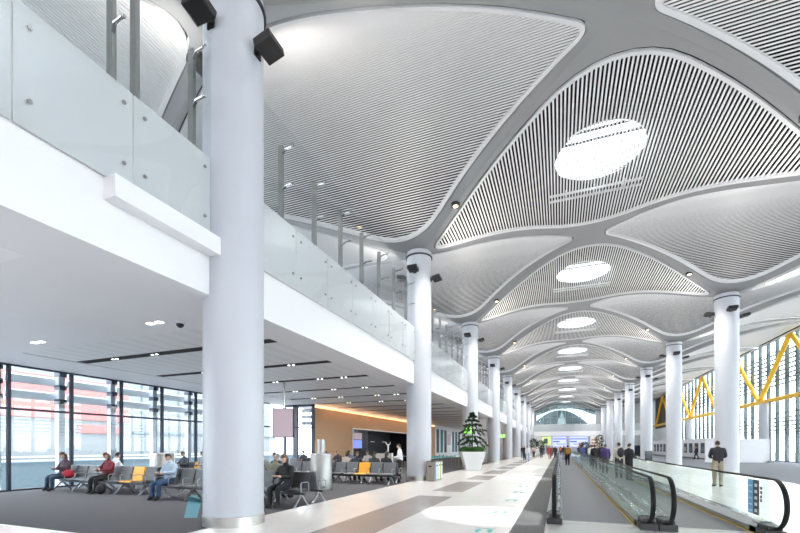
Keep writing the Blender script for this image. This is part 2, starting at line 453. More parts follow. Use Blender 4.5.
def bay_name(n): return ORD[n] if 0 <= n < len(ORD) else 'hidden'
for n in range(-1, 11):
    q = q_of(n)
    # central lozenge with its round skylight
    poly = [(XL, q), (XC, q - S / 2), (XR, q), (XC, q + S / 2)]
    far = n > 6
    lab = ('vault panel with lengthwise slats and a round skylight, %s along the hall centre' % bay_name(n - 1)) if n >= 1 else 'vault panel with lengthwise slats and a round skylight, above the camera'
    t = thing('ceiling_baffle', lab, 'ceiling panel', (XC, ysk(XC, q), 13.1), group='central vault panels', kind='thing')
    panel(poly, [.7, 2.6, .7, 2.6], 'y', t, sky=(XC, q, 1.65), pitch=.125, wd=.056, ht=.05)
    zc0 = 13.15 + .42; yc = ysk(XC, q)
    k = MB(); seg = 40; vs = []
    for r, z in ((1.66, zc0 - .05), (1.66, zc0 + .9), (1.72, zc0 + .9), (1.72, zc0 - .05)):
        vs += [(XC + r * cos(2 * pi * i / seg), yc + r * sin(2 * pi * i / seg), z) for i in range(seg)]
    k.add(vs, [(a * seg + i, a * seg + (i + 1) % seg, ((a + 1) % 4) * seg + (i + 1) % seg, ((a + 1) % 4) * seg + i) for a in range(4) for i in range(seg)])
    sk = k.build('skylight_ring', M['white'], t, origin=t.location, smooth=40)
    k = MB()
    for dy in (-.72, -1.28): k.box(XC - sqrt(1.65 ** 2 - dy * dy), XC + sqrt(1.65 ** 2 - dy * dy), yc + dy - .035, yc + dy + .035, zc0 + .02, zc0 + .1)
    k.build('skylight_bar', M['plenum'], sk, origin=t.location)
    k = MB(); k.lathe([(1.66, zc0 + .86), (1.66, zc0 + .885)], (XC, yc), 40); k.build('skylight_pane', M['pane'], sk, origin=t.location)
    k = MB()
    for dy in (2.15, 2.6): k.tube([(XC - 1.9, yc + dy, zc0 - .2), (XC + 1.9, yc + dy, zc0 - .2)], .055, 8)
    for dx in (-1.2, 0, 1.2): k.tube([(XC + dx, yc + 2.0, zc0 - .13), (XC + dx, yc + 2.75, zc0 - .13)], .03, 6)
    k.build('pipe', M['white'], t, origin=t.location)
    # outer lozenges beyond the column rows
    poly = [(XL, q), (XNL - .15, q + S / 2), (XNL - .15, q - S / 2)]
    t = thing('ceiling_baffle', 'slatted panel over the balcony, meeting the balcony row at its %s column' % bay_name(n) if n >= 0 else 'slatted panel over the balcony behind the camera', 'ceiling panel', (XL - 8, ysk(XL - 8, q), 12), group='balcony vault panels', kind='thing')
    panel(poly, [2.2, .8, .8], 'y', t, pitch=.125 if n < 3 else .25, wd=.07 if n < 3 else .14, ht=.05)
    poly = [(XR, q), (XNR + .65, q - S / 2), (XNR + .65, q + S / 2)]
    t = thing('ceiling_baffle', 'plain white panel rising to the glass front from the %s column under it' % bay_name(n - 2) if n >= 2 else 'plain white panel rising to the glass front near the camera', 'ceiling panel', (XR + 8, ysk(XR + 8, q), 12), group='outer vault panels', kind='thing')
    panel(poly, [2.2, .8, .8], 'y', t, pitch=.30, wd=.295, ht=.05)
for n in range(-1, 10):
    q = q_of(n + .5)
    hard = n < 4
    for x, lab in ((XL, 'white crosswise slatted vault panel over the %s bay of the balcony row' % bay_name(n)), (XR, 'white crosswise slatted vault panel over the %s bay of the opposite row' % bay_name(n))):
        if n < 0: lab = lab.replace('hidden', 'unseen')
        poly = [(x, q - S / 2), (x + (W / 2 if x < 0 else WO), q), (x, q + S / 2), (x - (WO if x < 0 else W / 2), q)]
        t = thing('ceiling_baffle', lab, 'ceiling panel', (x, ysk(x, q), 12.5), group='side vault panels', kind='thing')
        panel(poly, [2.0, .6, 2.0, .6], 'x', t, pitch=.095, wd=(.053 if n < 2 else .062 if n < 3 else .08), ht=.019, zf=zside(x, q))
struct('ceiling', ribs, M['rib'], smooth=40)

# rib downlights
def rib_pt(x0, n0, x1, n1, s):
    x = x0 + (x1 - x0) * s; n = n0 + (n1 - n0) * s
    q = q_of(n); return x, q
for n in range(0, 8):
    for side, xx in (('balcony', XL), ('opposite', XR)):
        x, q = rib_pt(XC, n + .5, xx, n + 1, .71)
        z = zc(x, q - .02) - .01; y = ysk(x, q)
        t = thing('recessed_downlight', 'warm round downlight in the %s grey rib leading to the %s column row' % (ORD[n], side), 'downlight', (x, y, z), group='rib downlights')
        a = MB(); a.lathe([(.15, -.03), (.19, -.03), (.19, .10), (.15, .10)], seg=20); a.build('ring', M['darkmetal'], t, smooth=40)
        a = MB(); a.sphere((0, 0, .0), (.15, .15, .045), 16, 6); a.build('lens', M['warm'], t, smooth=60)
        l = bpy.data.lights.new('downlight_beam', 'SPOT'); lo = bpy.data.objects.new('downlight_beam', l); COL.objects.link(lo)
        l.energy = 1500; l.spot_size = radians(110); l.spot_blend = .8; l.shadow_soft_size = .2; l.color = (1, .95, .88); lo.location = (x, y, z - .12)

# ------------------------------------------------------------------ floor
fl = MB()
def frect(x0, x1, y0, y1, m): fl.add([(x0, y0, 0), (x1, y0, 0), (x1, y1, 0), (x0, y1, 0)], [(0, 1, 2, 3)], m)
fl_mats = [M['tile'], M['taupe'], M['grey'], M['tilew'], M['carpet'], M['carpet2']]
XE = XL - .06
frect(XE, -4.35, YBACK, YEND, 0)
ys = [YBACK, 6.9 - 10.6, 6.9 - 6.0, 6.9 - 4.7 + 4.0, 12.9, 14.35, 18.75, 20.05, 23.2, 25.0, 29.0]
y = 29.0
while y < YEND - 6: ys += [y + 1.3, y + 5.6]; y += 5.6
ys.append(YEND)
ys = [YBACK, -6.0, -4.6, .8, 2.2, 12.9, 14.35, 18.75, 20.05, 23.2] + [23.2 + 1.3 + k * 5.6 + d for k in range(16) for d in (0, 4.3)] + [YEND]
ys = sorted(v for v in ys if v <= YEND)
for i in range(len(ys) - 1): frect(-4.35, -3.2, ys[i], ys[i + 1], 1 if i % 2 == 0 else 0)
frect(-3.2, -.88, YBACK, YEND, 0)
frect(-.88, -.27, 4, YEND, 2); frect(-.88, -.27, YBACK, 4, 0)
frect(-.27, 3.75, YBACK, YEND, 3)
frect(3.75, 9.55, YBACK, YEND, 3)
frect(9.55, XFAC, YBACK, YEND, 5)
frect(XWIN, XE, YBACK, 4.85, 0)
frect(XWIN, XE, 4.85, 62, 4); frect(XWIN, XE, 62, YEND, 0)
struct('floor', fl, fl_mats)

# ------------------------------------------------------------------ columns
colparts = {}
def column(x, n, label):
    y = colY(x, n); zt = zcol(x) + .06
    t = thing('column', label, 'column', (x, y, 0), group='hall columns', kind='thing')
    a = MB(); a.lathe([(RC, .0), (RC, zt - .25), (RC + .0, zt)], seg=56); a.build('shaft', M['column'], t, smooth=40)
    a = MB(); a.lathe([(RC + .012, 0.001), (RC + .012, .20), (RC + .001, .205)], seg=56)
    a.lathe([(RC + .013, .02), (RC + .013, .021)], seg=56); a.build('base_ring', M['steel'], t, smooth=40)
    a = MB(); a.lathe([(RC + .005, zt - .27), (RC + .05, zt - .26), (RC + .05, zt - .21), (RC + .005, zt - .2)], seg=48); a.build('collar', M['darkmetal'], t, smooth=40)
for n in range(0, 10):
    column(XL, n, 'white round column with steel base, %s in the balcony row from the camera' % ORD[n])
for n in range(1, 10):
    column(XR, n, ('white round column with steel base, %s in view of the row opposite the balcony' % ORD[n - 2]) if n > 1 else 'white round column of the opposite row standing just out of frame')
# floodlights on the columns (black heads that wash the vault)
def floodlight(x, y, z, ang, label, grp):
    t = thing('floodlight', label, 'floodlight', (x, y, z), ang, group=grp)
    R_ = Matrix.Rotation(radians(-12), 3, 'Y')
    ax, ay, az = R_ @ Vector((.20, 0, 0)), Vector((0, .24, 0)), R_ @ Vector((0, 0, .085))
    c = Vector((RC + .30, 0, 0))
    a = MB(); a.obox(c, ax, ay, az); a.build('housing', M['black'], t, bevel=.02)
    a = MB(); a.obox(c + az * 1.02, ax * .9, ay * .9, az * .03); a.build('lens', M['darkglass'], t)
    a = MB(); a.bar((RC + .015, 0, -.02), (RC + .2, 0, -.02), .07, .05); a.obox((RC + .018, 0, -.02), (.012, 0, 0), (0, .09, 0), (0, 0, .1)); a.build('bracket', M['black'], t)
    return t
def wash(x, y, z, dx, dy, e):
    l = bpy.data.lights.new('floodlight_beam', 'SPOT'); o = bpy.data.objects.new('floodlight_beam', l); COL.objects.link(o)
    l.energy = e; l.spot_size = radians(125); l.spot_blend = 1.0; l.shadow_soft_size = .18; l.color = (1, .93, .86)
    o.location = (x, y, z); o.rotation_euler = Vector((-dx, -dy, -.42)).to_track_quat('Z', 'Y').to_euler()
faces = ((-pi / 2, 'facing the camera end'), (0, 'on the truss side'), (pi, 'on the window side'), (pi / 2, 'facing the far end'))
for n in range(0, 9):
    for x, row in ((XL, 'balcony'), (XR, 'opposite')):
        if x == XR and n < 1: continue
        y = colY(x, n); z = zcol(x) - 1.0
        k = n if x == XL else n - 2
        if n < 7 and k >= 0:
            for a, nm in faces[:3]:
                floodlight(x, y, z - (.25 if a == 0 else 0), a, 'black floodlight %s of the %s %s row column' % (nm, ORD[k], row), 'column floodlights')
        s_ = 1 if x == XL else -1
        wash(x + s_ * (RC + .5), y, z + .15, s_ * .8, 0, 300)
        wash(x - s_ * (RC + .5), y, z + .15, -s_ * .8, 0, 170)
        wash(x, y - RC - .5, z + .15, 0, -.8, 150)
        wash(x, y + RC + .5, z + .15, 0, .8, 150)

# ------------------------------------------------------------------ balcony: deck, fascia, barrier
yb0, yb1 = YBACK, YEND
a = MB()
a.box(XL - .30, XL - .06, yb0, yb1, ZS, ZD + .08)                      # fascia band
pass
struct('trim_1', a, M['fascia'], smooth=None)
a = MB()
for (y0, y1) in ((4.17, colY(XL, 0) - RC + .05),):
    a.box(XL - .08, XL + .20, y0, y1, 5.36, 5.70)
tag(struct('trim_2', a, M['fascia']), kind='structure')
a = MB(); a.box(XWIN, XL - .30, yb0, yb1, ZD - .35, ZD); struct('floor_balcony', a, M['grey'])
# barrier per bay
PW = 1.57
def barrier(n, ya, yb, label):
    t = thing('glass_barrier', label, 'glass barrier', (XL + .02, ya, ZD), group='balcony barriers', kind='thing')
    cnt = max(1, round((yb - ya) / PW)); st = (yb - ya) / cnt
    for i in range(cnt):
        y0 = ya + i * st + .012; y1 = ya + (i + 1) * st - .012
        g = MB(); g.box(XL + .0, XL + .02, y0, y1, 5.70, 9.62); pane = g.build('glass_pane', M['glass'], t, origin=t.location)
        g = MB(); g.box(XL - .035, XL - .004, y0, y1, 5.70, 7.27); g.build('frosted_band', M['film'], pane, origin=t.location)
        if n < 3:
            for zz in (6.05, 7.0, 8.35, 9.35):
                for yy_ in (y0 + .16, y1 - .16):
                    if zz > 7.2 and yy_ == y0 + .16: continue
                    g = MB(); g.tube([(XL + .02, yy_, zz), (XL + .045, yy_, zz)], .03, 10)
                    g.build('clamp', M['steel2'], pane, origin=t.location, smooth=40)
        yp = y1 - .05
        g = MB(); g.box(XL - .50, XL - .36, yp - .035, yp + .035, ZD, 9.5); ps = g.build('post', M['post'], t, origin=t.location)
        g = MB()
        for zz in (8.35, 9.3):
            g.bar((XL - .4, yp, zz), (XL - .2, yp - .1, zz), .05, .05); g.tube([(XL - .22, yp - .1, zz), (XL + .0, yp - .12, zz)], .028, 8)
        g.build('arm', M['steel2'], ps, origin=t.location)
ends = [YBACK] + [colY(XL, n) for n in range(0, 9)]
for n in range(0, 9):
    ya = (ends[n] + RC + .02) if n else -1.6 + .0; yb = colY(XL, n) - RC - .02
    if n == 0: ya = yb - PW * 5
    barrier(n, ya, yb, 'tall glass barrier with frosted base on the balcony edge, ' + ('before the first column' if n == 0 else 'between the %s and %s columns' % (ORD[n - 1], ORD[n])))
a = MB(); a.box(XL - .52, XL - .38, 4.9, 4.98, ZD, 9.6)
tag(a.build('steel_post', M['post']), 'single steel post behind the barrier glass before the first column', 'post')

# soffit under the deck
a = MB()
a.box(XWIN, XL - .30, YBACK, 7.8, ZS, ZS + .15); a.box(-7.5, XL - .30, 7.8, YEND, ZS, ZS + .15); a.box(XWIN, -16.0, 7.8, YEND, ZS, ZS + .15)
struct('ceiling_soffit', a, M['soffit'])
a = MB(); a.box(-16.0, -7.5, 7.8, YEND, ZS + .22, ZS + .3); struct('ceiling_void', a, M['plenum'])
slots = [9.55 + 3.05 * k for k in range(0, 30)]
tr = MB(); a = MB(); prev = 7.84
for s_ in slots:
    if s_ > 60: break
    a.box(-15.97, -7.53, prev, s_ - .2, ZS + .02, ZS + .06); prev = s_ + .2
    tr.box(-15.97, -7.53, s_ - .2, s_ + .2, ZS + .026, ZS + .06)
a.box(-15.97, -7.53, prev, YEND, ZS + .02, ZS + .06)
struct('ceiling_metal', a, M['metalceil']); struct('ceiling_slots', tr, M['plenum'])
for i, s_ in enumerate(slots[:6]):
    for j, x in enumerate((-14.2, -12.3, -9.9, -8.7) if i % 2 == 0 else (-13.4, -11.0, -9.2)):
        t = thing('slot_lamp', 'twin spot lamp in ceiling slot %s from the camera, %s from the windows' % (ORD[i], ORD[j]), 'ceiling lamp', (x, s_, ZS + .026), group='slot lamps')
        l = bpy.data.lights.new('slot_beam', 'SPOT'); lo = bpy.data.objects.new('slot_beam', l); COL.objects.link(lo)
        l.energy = 130; l.spot_size = radians(140); l.spot_blend = .9; l.shadow_soft_size = .1; l.color = (1, .95, .89); lo.location = (x, s_, ZS - .05)
        a = MB(); a.box(-.19, .19, -.07, .07, -.012, .0); a.build('housing', M['darkmetal'], t)
        a = MB(); a.lathe([(.042, -.022), (.042, -.012)], (-.1, 0), 12); a.build('lens', M['lampw'], t)
        a = MB(); a.lathe([(.042, -.022), (.042, -.012)], (.1, 0), 12); a.build('lens', M['lampw'], t)
for (x, y, lb) in ((-13.92, 7.18, 'beside the windows'), (-9.12, 7.09, 'beside the dome camera')):
    t = thing('ceiling_spot', 'pair of small white spots in the plain soffit ' + lb, 'ceiling lamp', (x, y, ZS))
    for d in (-.15, .15):
        a = MB(); a.box(d - .08, d + .08, -.06, .06, -.012, 0); a.build('lens', M['lampw'], t)
t = thing('dome_camera', 'dark dome security camera under the plain soffit', 'camera', (-8.48, 7.25, ZS))
a = MB(); a.lathe([(.10, -.05), (.10, 0)], seg=20); a.build('mount', M['white'], t, smooth=40)
a = MB(); a.sphere((0, 0, -.06), (.085, .085, .085), 16, 8); a.build('dome', M['black'], t, smooth=60)
t = thing('ceiling_hatch', 'square white access panel in the plain soffit', 'access panel', (-8.3, 3.45, ZS))
a = MB(); a.box(-.45, .45, -.4, .4, -.01, 0); a.build('cover', M['white'], t)
a = MB(); a.box(-.47, .47, -.42, .42, -.004, 0); a.build('frame', M['soffit'], t)

# ------------------------------------------------------------------ window wall under the balcony
def window(i, y0, y1, z0, z1, full):
    a = MB(); t = .05
    a.box(XWIN - .06, XWIN + .06, y0 - t, y0 + t, z0, z1)
    a.box(XWIN - .05, XWIN + .05, y0, y1, 2.95, 3.03) if full else None
    a.box(XWIN - .05, XWIN + .05, y0, y1, z0, z0 + .06); a.box(XWIN - .05, XWIN + .05, y0, y1, z1 - .06, z1)
    o = a.build('window_%d' % i, M['mull']); o['kind'] = 'structure'
    a = MB(); a.box(XWIN - .008, XWIN + .008, y0 + t, y1 - t, z0, z1); a.build('pane', M['panet'], o)
    return o
wi = 1; y = 8.65 - 2.04 * 9
while y < 22:
    o = window(wi, y, y + 2.04, 0, ZS, True); wi += 1
    if y > 4:
        a = MB(); a.box(XWIN - .42, XWIN - .2, y - .12 - .22, y + .10 - .22, 0, ZS); a.build('fin', M['fin'], o)
        a = MB()
        for zc_ in (3.42, 3.98, 4.5): a.box(XWIN - .46, XWIN - .12, y - .36, y - .10, zc_ - .09, zc_ + .09)
        a.build('bracket', M['mull'], o)
        a = MB()
        for zc_ in (3.62, 4.22):
            a.obox((XWIN - .62, y + 1.02, zc_), (.05, 0, -.03), (0, .86, 0), (.03, 0, .15))
        a.build('sunshade', M['louv'], o)
    y += 2.04
YW1 = y
a = MB(); ye = 24.5
for x0, x1 in ((XWIN - .1, XWIN + .12), (-17.75, -17.35), (-16.18, -16.0)): a.box(x0, x1, ye, ye + .14, 0, ZS)
a.box(XWIN, -16.0, ye, ye + .14, 2.95, 3.03); a.box(XWIN, -16.0, ye, ye + .14, ZS - .15, ZS); a.box(XWIN, -16.0, ye, ye + .14, 0, .08)
o = a.build('window_90', M['mull']); o['kind'] = 'structure'
a = MB(); a.box(XWIN + .12, -16.18, ye + .06, ye + .075, .08, ZS - .15); a.build('pane', M['panet'], o)
a = MB()
for zc_ in (3.3, 3.75, 4.2): a.box(-17.35, -16.2, ye + .5, ye + .6, zc_ - .13, zc_ + .13)
a.build('sunshade', M['louv'], o)
# upper window band above the balcony
for k in range(0, 34):
    y = YBACK + k * 4.0
    if y > YEND - 2: break
    a = MB(); a.box(XWIN - .08, XWIN + .08, y - .08, y + .08, ZD, 11.9); a.box(XWIN - .06, XWIN + .06, y, y + 4, 8.6, 8.7)
    o = a.build('window_%d' % wi, M['mull']); o['kind'] = 'structure'; wi += 1
    a = MB(); a.box(XWIN - .01, XWIN + .01, y + .08, y + 3.92, ZD, 11.9); a.build('pane', M['pane'], o)
a = MB(); a.box(XWIN - .1, XWIN + .1, YBACK, YEND, 11.8, 13.5); a.box(XWIN - .3, XWIN + .02, YBACK, YEND, ZS, ZD); struct('wall_left', a, M['plaster'])

# wood clad wall with the dark shop opening
XWD = -16.0; ya, yb = 24.65, 54.4; o0, o1 = 30.3, 43.9
a = MB(); a.box(XWD - .3, XWD, ya, o0, 0, 4.38); a.box(XWD - .3, XWD, o1, yb, 0, 4.38); a.box(XWD - .3, XWD, o0, o1, 3.12, 4.38)
struct('wall_wood', a, M['wood'])
a = MB(); a.box(XWD - .22, XWD - .05, ya, yb, 4.40, 4.46); tag(a.build('cove_lamp', M['cove']), 'glowing amber cove strip along the top of the wood wall', 'cove light')
l = bpy.data.lights.new('cove_glow', 'AREA'); lo = bpy.data.objects.new('cove_glow', l); COL.objects.link(lo)
l.shape = 'RECTANGLE'; l.size = .15; l.size_y = 28; l.energy = 130; l.color = (1, .58, .25); lo.location = (XWD + .25, 39.5, 4.5); lo.rotation_euler = (0, radians(-35), 0)
t = thing('shop_entrance', 'dark recessed shop opening with glazed side in the wood wall', 'shop front', (XWD - .3, o0, 0), kind='thing')
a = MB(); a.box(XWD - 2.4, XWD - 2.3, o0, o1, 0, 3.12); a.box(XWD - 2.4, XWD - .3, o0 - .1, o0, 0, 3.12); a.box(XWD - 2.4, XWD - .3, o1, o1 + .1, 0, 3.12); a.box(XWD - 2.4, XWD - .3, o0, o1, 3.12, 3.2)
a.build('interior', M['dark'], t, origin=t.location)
a = MB(); a.box(XWD - .04, XWD + .05, o0 - .05, o1 + .05, 3.08, 3.18); a.box(XWD - .04, XWD + .05, o0 - .08, o0, 0, 3.12); a.build('frame', M['white'], t, origin=t.location)
a = MB(); a.box(XWD - .2, XWD - .18, o0 + .1, o0 + 3.2, 0, 3.05); a.build('side_glass', M['darkglass'], t, origin=t.location)
a = MB(); a.box(XWD - .16, XWD - .1, o0 + .3, o0 + 1.9, 1.5, 2.2); a.build('poster_screen', M['sgn_blue'], t, origin=t.location)
a = MB(); a.box(XWD - .16, XWD - .1, o0 + .3, o0 + 1.9, 2.25, 2.8); a.build('poster_screen', M['sgn_pink'], t, origin=t.location)
for y_ in (35.0, 38.5, 41.5):
    a = MB(); a.box(XWD - 2.28, XWD - 2.2, y_, y_ + .9, 2.1, 2.2); a.build('menu_light', M['sgn_pink'], t, origin=t.location)
# pale store further along with teal stripes
t = thing('store_front', 'white store front with dark teal vertical stripes beyond the wood wall', 'shop front', (XWD, 55, 0), kind='thing')
a = MB(); a.box(XWD - .3, XWD - .1, 54.4, 76, 0, ZS); a.build('wall_face', M['white'], t, origin=t.location)
for i, y_ in enumerate((55.5, 57.6, 59.7, 64.5, 66.6, 68.7)):
    a = MB(); a.box(XWD - .1, XWD - .04, y_, y_ + 1.1, .8, 4.1); a.build('stripe_panel', M['tealb'] if i % 2 else M['greenfin'], t, origin=t.location)
a = MB(); a.box(XWD - .1, XWD - .02, 61.4, 63.2, 1.9, 3.6); a.build('poster_screen', M['sgn_pink'], t, origin=t.location)
a = MB(); a.box(XWD - .3, XWD, 76, YEND, 0, ZS); struct('wall_inner', a, M['plaster'])
# square piers beside the further columns
for n in range(3, 9):
    y_ = colY(XL, n); a = MB(); a.box(XL - 1.5, XL - .75, y_ - .2, y_ + .5, 0, ZS); tag(a.build('pier', M['soffit']), 'grey square pier behind the %s balcony row column' % ORD[n], 'pier', kind='thing')

# ------------------------------------------------------------------ glass front on the truss side
def zroof(y): return 14.35
YF1 = 100.0
k = 0; y = YBACK; wn_ = 200
while y < YF1:
    y1 = min(y + 4.1, YF1)
    a = MB(); a.box(XFAC + .05, XFAC + .12, y, y1, .0, .12); a.box(XFAC + .05, XFAC + .12, y, y1, 3.1, 3.17); a.box(XFAC + .05, XFAC + .12, y, y1, 5.2, 5.27); a.box(XFAC + .05, XFAC + .12, y, y1, 9.0, 9.07); a.box(XFAC + .05, XFAC + .12, y, y1, 12.0, 12.07); a.box(XFAC + .05, XFAC + .12, y, y1, 14.25, 14.4)
    o = a.build('window_%d' % wn_, M['mull']); o['kind'] = 'structure'; wn_ += 1
    a = MB()
    for yy_ in (y, y + 2.05):
        if yy_ < YF1: a.box(XFAC + .0, XFAC + .30, yy_ - .11, yy_ + .11, 0, 14.4)
    a.build('fin', M['greenfin'], o)
    a = MB(); a.box(XFAC + .03, XFAC + .045, y, y1, 0, 14.4); a.build('pane', M['pane'], o)
    a = MB()
    for zb in (3.5, 3.95, 4.4, 4.85, 8.6, 9.1, 9.6, 10.1, 10.6, 11.1, 11.6, 12.1):
        a.box(XFAC + .8, XFAC + 1.0, y, y1, zb - .07, zb + .07)
    a.build('sunshade', M['greenfin'], o)
    y += 4.1
a = MB(); a.box(XFAC, XFAC + .2, YF1, YEND, 0, 6.0); a.box(XFAC, XFAC + .2, 117, YEND, 6, 14.5); struct('wall_right', a, M['plaster'])
a = MB(); a.box(XFAC, XFAC + .2, YF1, 117, 6.0, 14.5); struct('wall_right_upper', a, M['brown'])
# yellow truss: chord and Vs
t = thing('yellow_truss', 'yellow tubular steel truss of V braces along the glass front', 'truss', (XFAC - .35, 40, 6.7), kind='thing')
XT = XFAC - .35
a = MB(); a.tube([(XT, YBACK, 6.72), (XT, 120, 6.72)], .25, 14); a.build('chord', M['yellow'], t, origin=t.location, smooth=40)
y = 59.6 - 13.7 * 5
while y < 118:
    for d in (-6.85, 6.85):
        if YBACK < y + d < 120:
            a = MB(); a.tube([(XT, y, 6.72), (XT, y + d * .97, 12.9)], .23, 12); a.build('brace', M['yellow'], t, origin=t.location, smooth=40)
    if y > YBACK:
        a = MB(); a.obox((XT, y, 6.8), (.04, 0, 0), (0, .5, 0), (0, 0, .3)); a.build('node_plate', M['yellow'], t, origin=t.location)
    y += 13.7
for y_ in (58.2, 86.9):
    x_ = XT
    a = MB(); a.lathe([(.55, 0), (.55, 6.5)], (x_, y_), 32); tag(a.build('column', M['column'], smooth=40), 'short grey column under the yellow truss %s' % ('behind the white partition' if y_ < 70 else 'beside the picture wall'), 'column', kind='thing')

# ------------------------------------------------------------------ end and back walls
a = MB(); a.box(XWIN - .5, XFAC + .5, YBACK - .3, YBACK, 0, 16); struct('wall_back', a, M['plaster'])
# far end: walls at both sides, glazed arch in the middle
a = MB(); a.box(XWIN - .5, XL, YEND, YEND + .3, 0, 15); a.box(XR, XFAC + .5, YEND, YEND + .3, 0, 15); a.box(XL, XR, YEND, YEND + .3, 0, 5.2); struct('wall_far', a, M['plaster'])
a = MB()
for i in range(9): x_ = XL + W * i / 8; a.box(x_ - .06, x_ + .06, YEND + .05, YEND + .2, 5.2, 14.5)
for z_ in (7.6, 10.0): a.box(XL, XR, YEND + .08, YEND + .16, z_ - .05, z_ + .05)
o = a.build('window_400', M['fin']); o['kind'] = 'structure'
a = MB(); a.box(XL, XR, YEND + .1, YEND + .12, 5.2, 14.5); a.build('pane', M['panea'], o)
# bridge across the hall
YBR = 104.0
t = thing('footbridge', 'white footbridge with grey glass parapet crossing the far end of the hall', 'footbridge', (XC, YBR, 4.2), kind='thing')
a = MB(); a.box(XL + .62, XR + 8, YBR, YBR + 4, 4.2, 5.3); a.build('deck', M['fascia'], t, origin=t.location)
a = MB(); a.box(XL + .62, XR + 8, YBR - .02, YBR + .02, 5.3, 6.95); a.build('parapet', mat('parapet_grey', (.42, .46, .48), .3), t, origin=t.location)
a = MB(); a.box(XL + .62, XR + 8, YBR - .05, YBR + .05, 6.95, 7.02); a.build('handrail', M['steel2'], t, origin=t.location)
# things under the bridge
def slab(name, label, cat, x0, x1, y0, y1, z0, z1, m, parts=(), kind='thing'):
    t = thing(name, label, cat, ((x0 + x1) / 2, (y0 + y1) / 2, z0), kind=kind)
    a = MB(); a.box(x0, x1, y0, y1, z0, z1); a.build('body', m, t, origin=t.location)
    for (pn, b, mm) in parts:
        a = MB(); a.box(*b); a.build(pn, mm, t, origin=t.location)
    return t
yd = 103.2
for i, (x0, x1) in enumerate(((-1.5, 1.5), (2.2, 6.0))):
    t = thing('departure_board', 'pale blue flight board under the footbridge, %s' % ('beside the lime sign' if i == 0 else 'over the orange kiosk'), 'flight board', ((x0 + x1) / 2, yd, 0))
    a = MB(); a.box(x0, x1, yd - .05, yd + .1, 1.7, 4.0); a.build('screen', M['sgn_pale'], t, origin=t.location)
    a = MB(); a.box(x0 + .1, x0 + 1.5, yd - .08, yd - .05, 2.7, 3.0); a.box(x0 + .8, x1 - .1, yd - .08, yd - .05, 2.2, 2.35); a.build('text_band', M['sgn_navy'], t, origin=t.location)
    a = MB(); a.box(x0 + .1, x1 - .1, yd - .08, yd - .05, 3.3, 3.7); a.build('header', M['sgn_blue'], t, origin=t.location)
    a = MB(); a.box(x0 + .2, x0 + .35, yd, yd + .1, 0, 1.7); a.box(x1 - .35, x1 - .2, yd, yd + .1, 0, 1.7); a.build('stand', M['steel2'], t, origin=t.location)
slab('shop_sign', 'lime green lit sign with a dark picture under the footbridge', 'sign', -3.8, -1.9, yd, yd + .2, 2.2, 4.0, M['sgn_lime'], [('picture', (-3.5, -2.6, yd - .04, yd, 2.4, 3.6), M['extblue']), ('post', (-3.0, -2.7, yd + .02, yd + .18, 0, 2.2), M['steel2'])])
slab('kiosk', 'orange brown kiosk below the flight boards', 'kiosk', 4.0, 5.0, 100, 101, 0, 2.6, M['terracotta'], [('counter', (3.8, 5.2, 99.8, 101.2, 1.0, 1.1), M['white'])])
slab('shop_shelf', 'white shop wall with reddish shelves under the footbridge by the opposite columns', 'shop', 6.6, 8.6, yd, yd + .8, 0, 4.1, M['white'], [('shelf', (6.8, 8.4, yd - .2, yd, z, z + .25), M['terracotta']) for z in (1.0, 1.7, 2.4, 3.1)])
slab('shop_shelf', 'pale shop wall under the footbridge by the balcony columns', 'shop', -5.7, -4.0, yd, yd + .8, 0, 4.1, M['white'], [('shelf', (-5.6, -4.2, yd - .2, yd, z, z + .2), M['beige']) for z in (1.2, 2.0, 2.8)])
a = MB(); a.box(XWIN, XFAC, 112, 112.3, 0, 4.2); struct('wall_shops', a, M['white'])

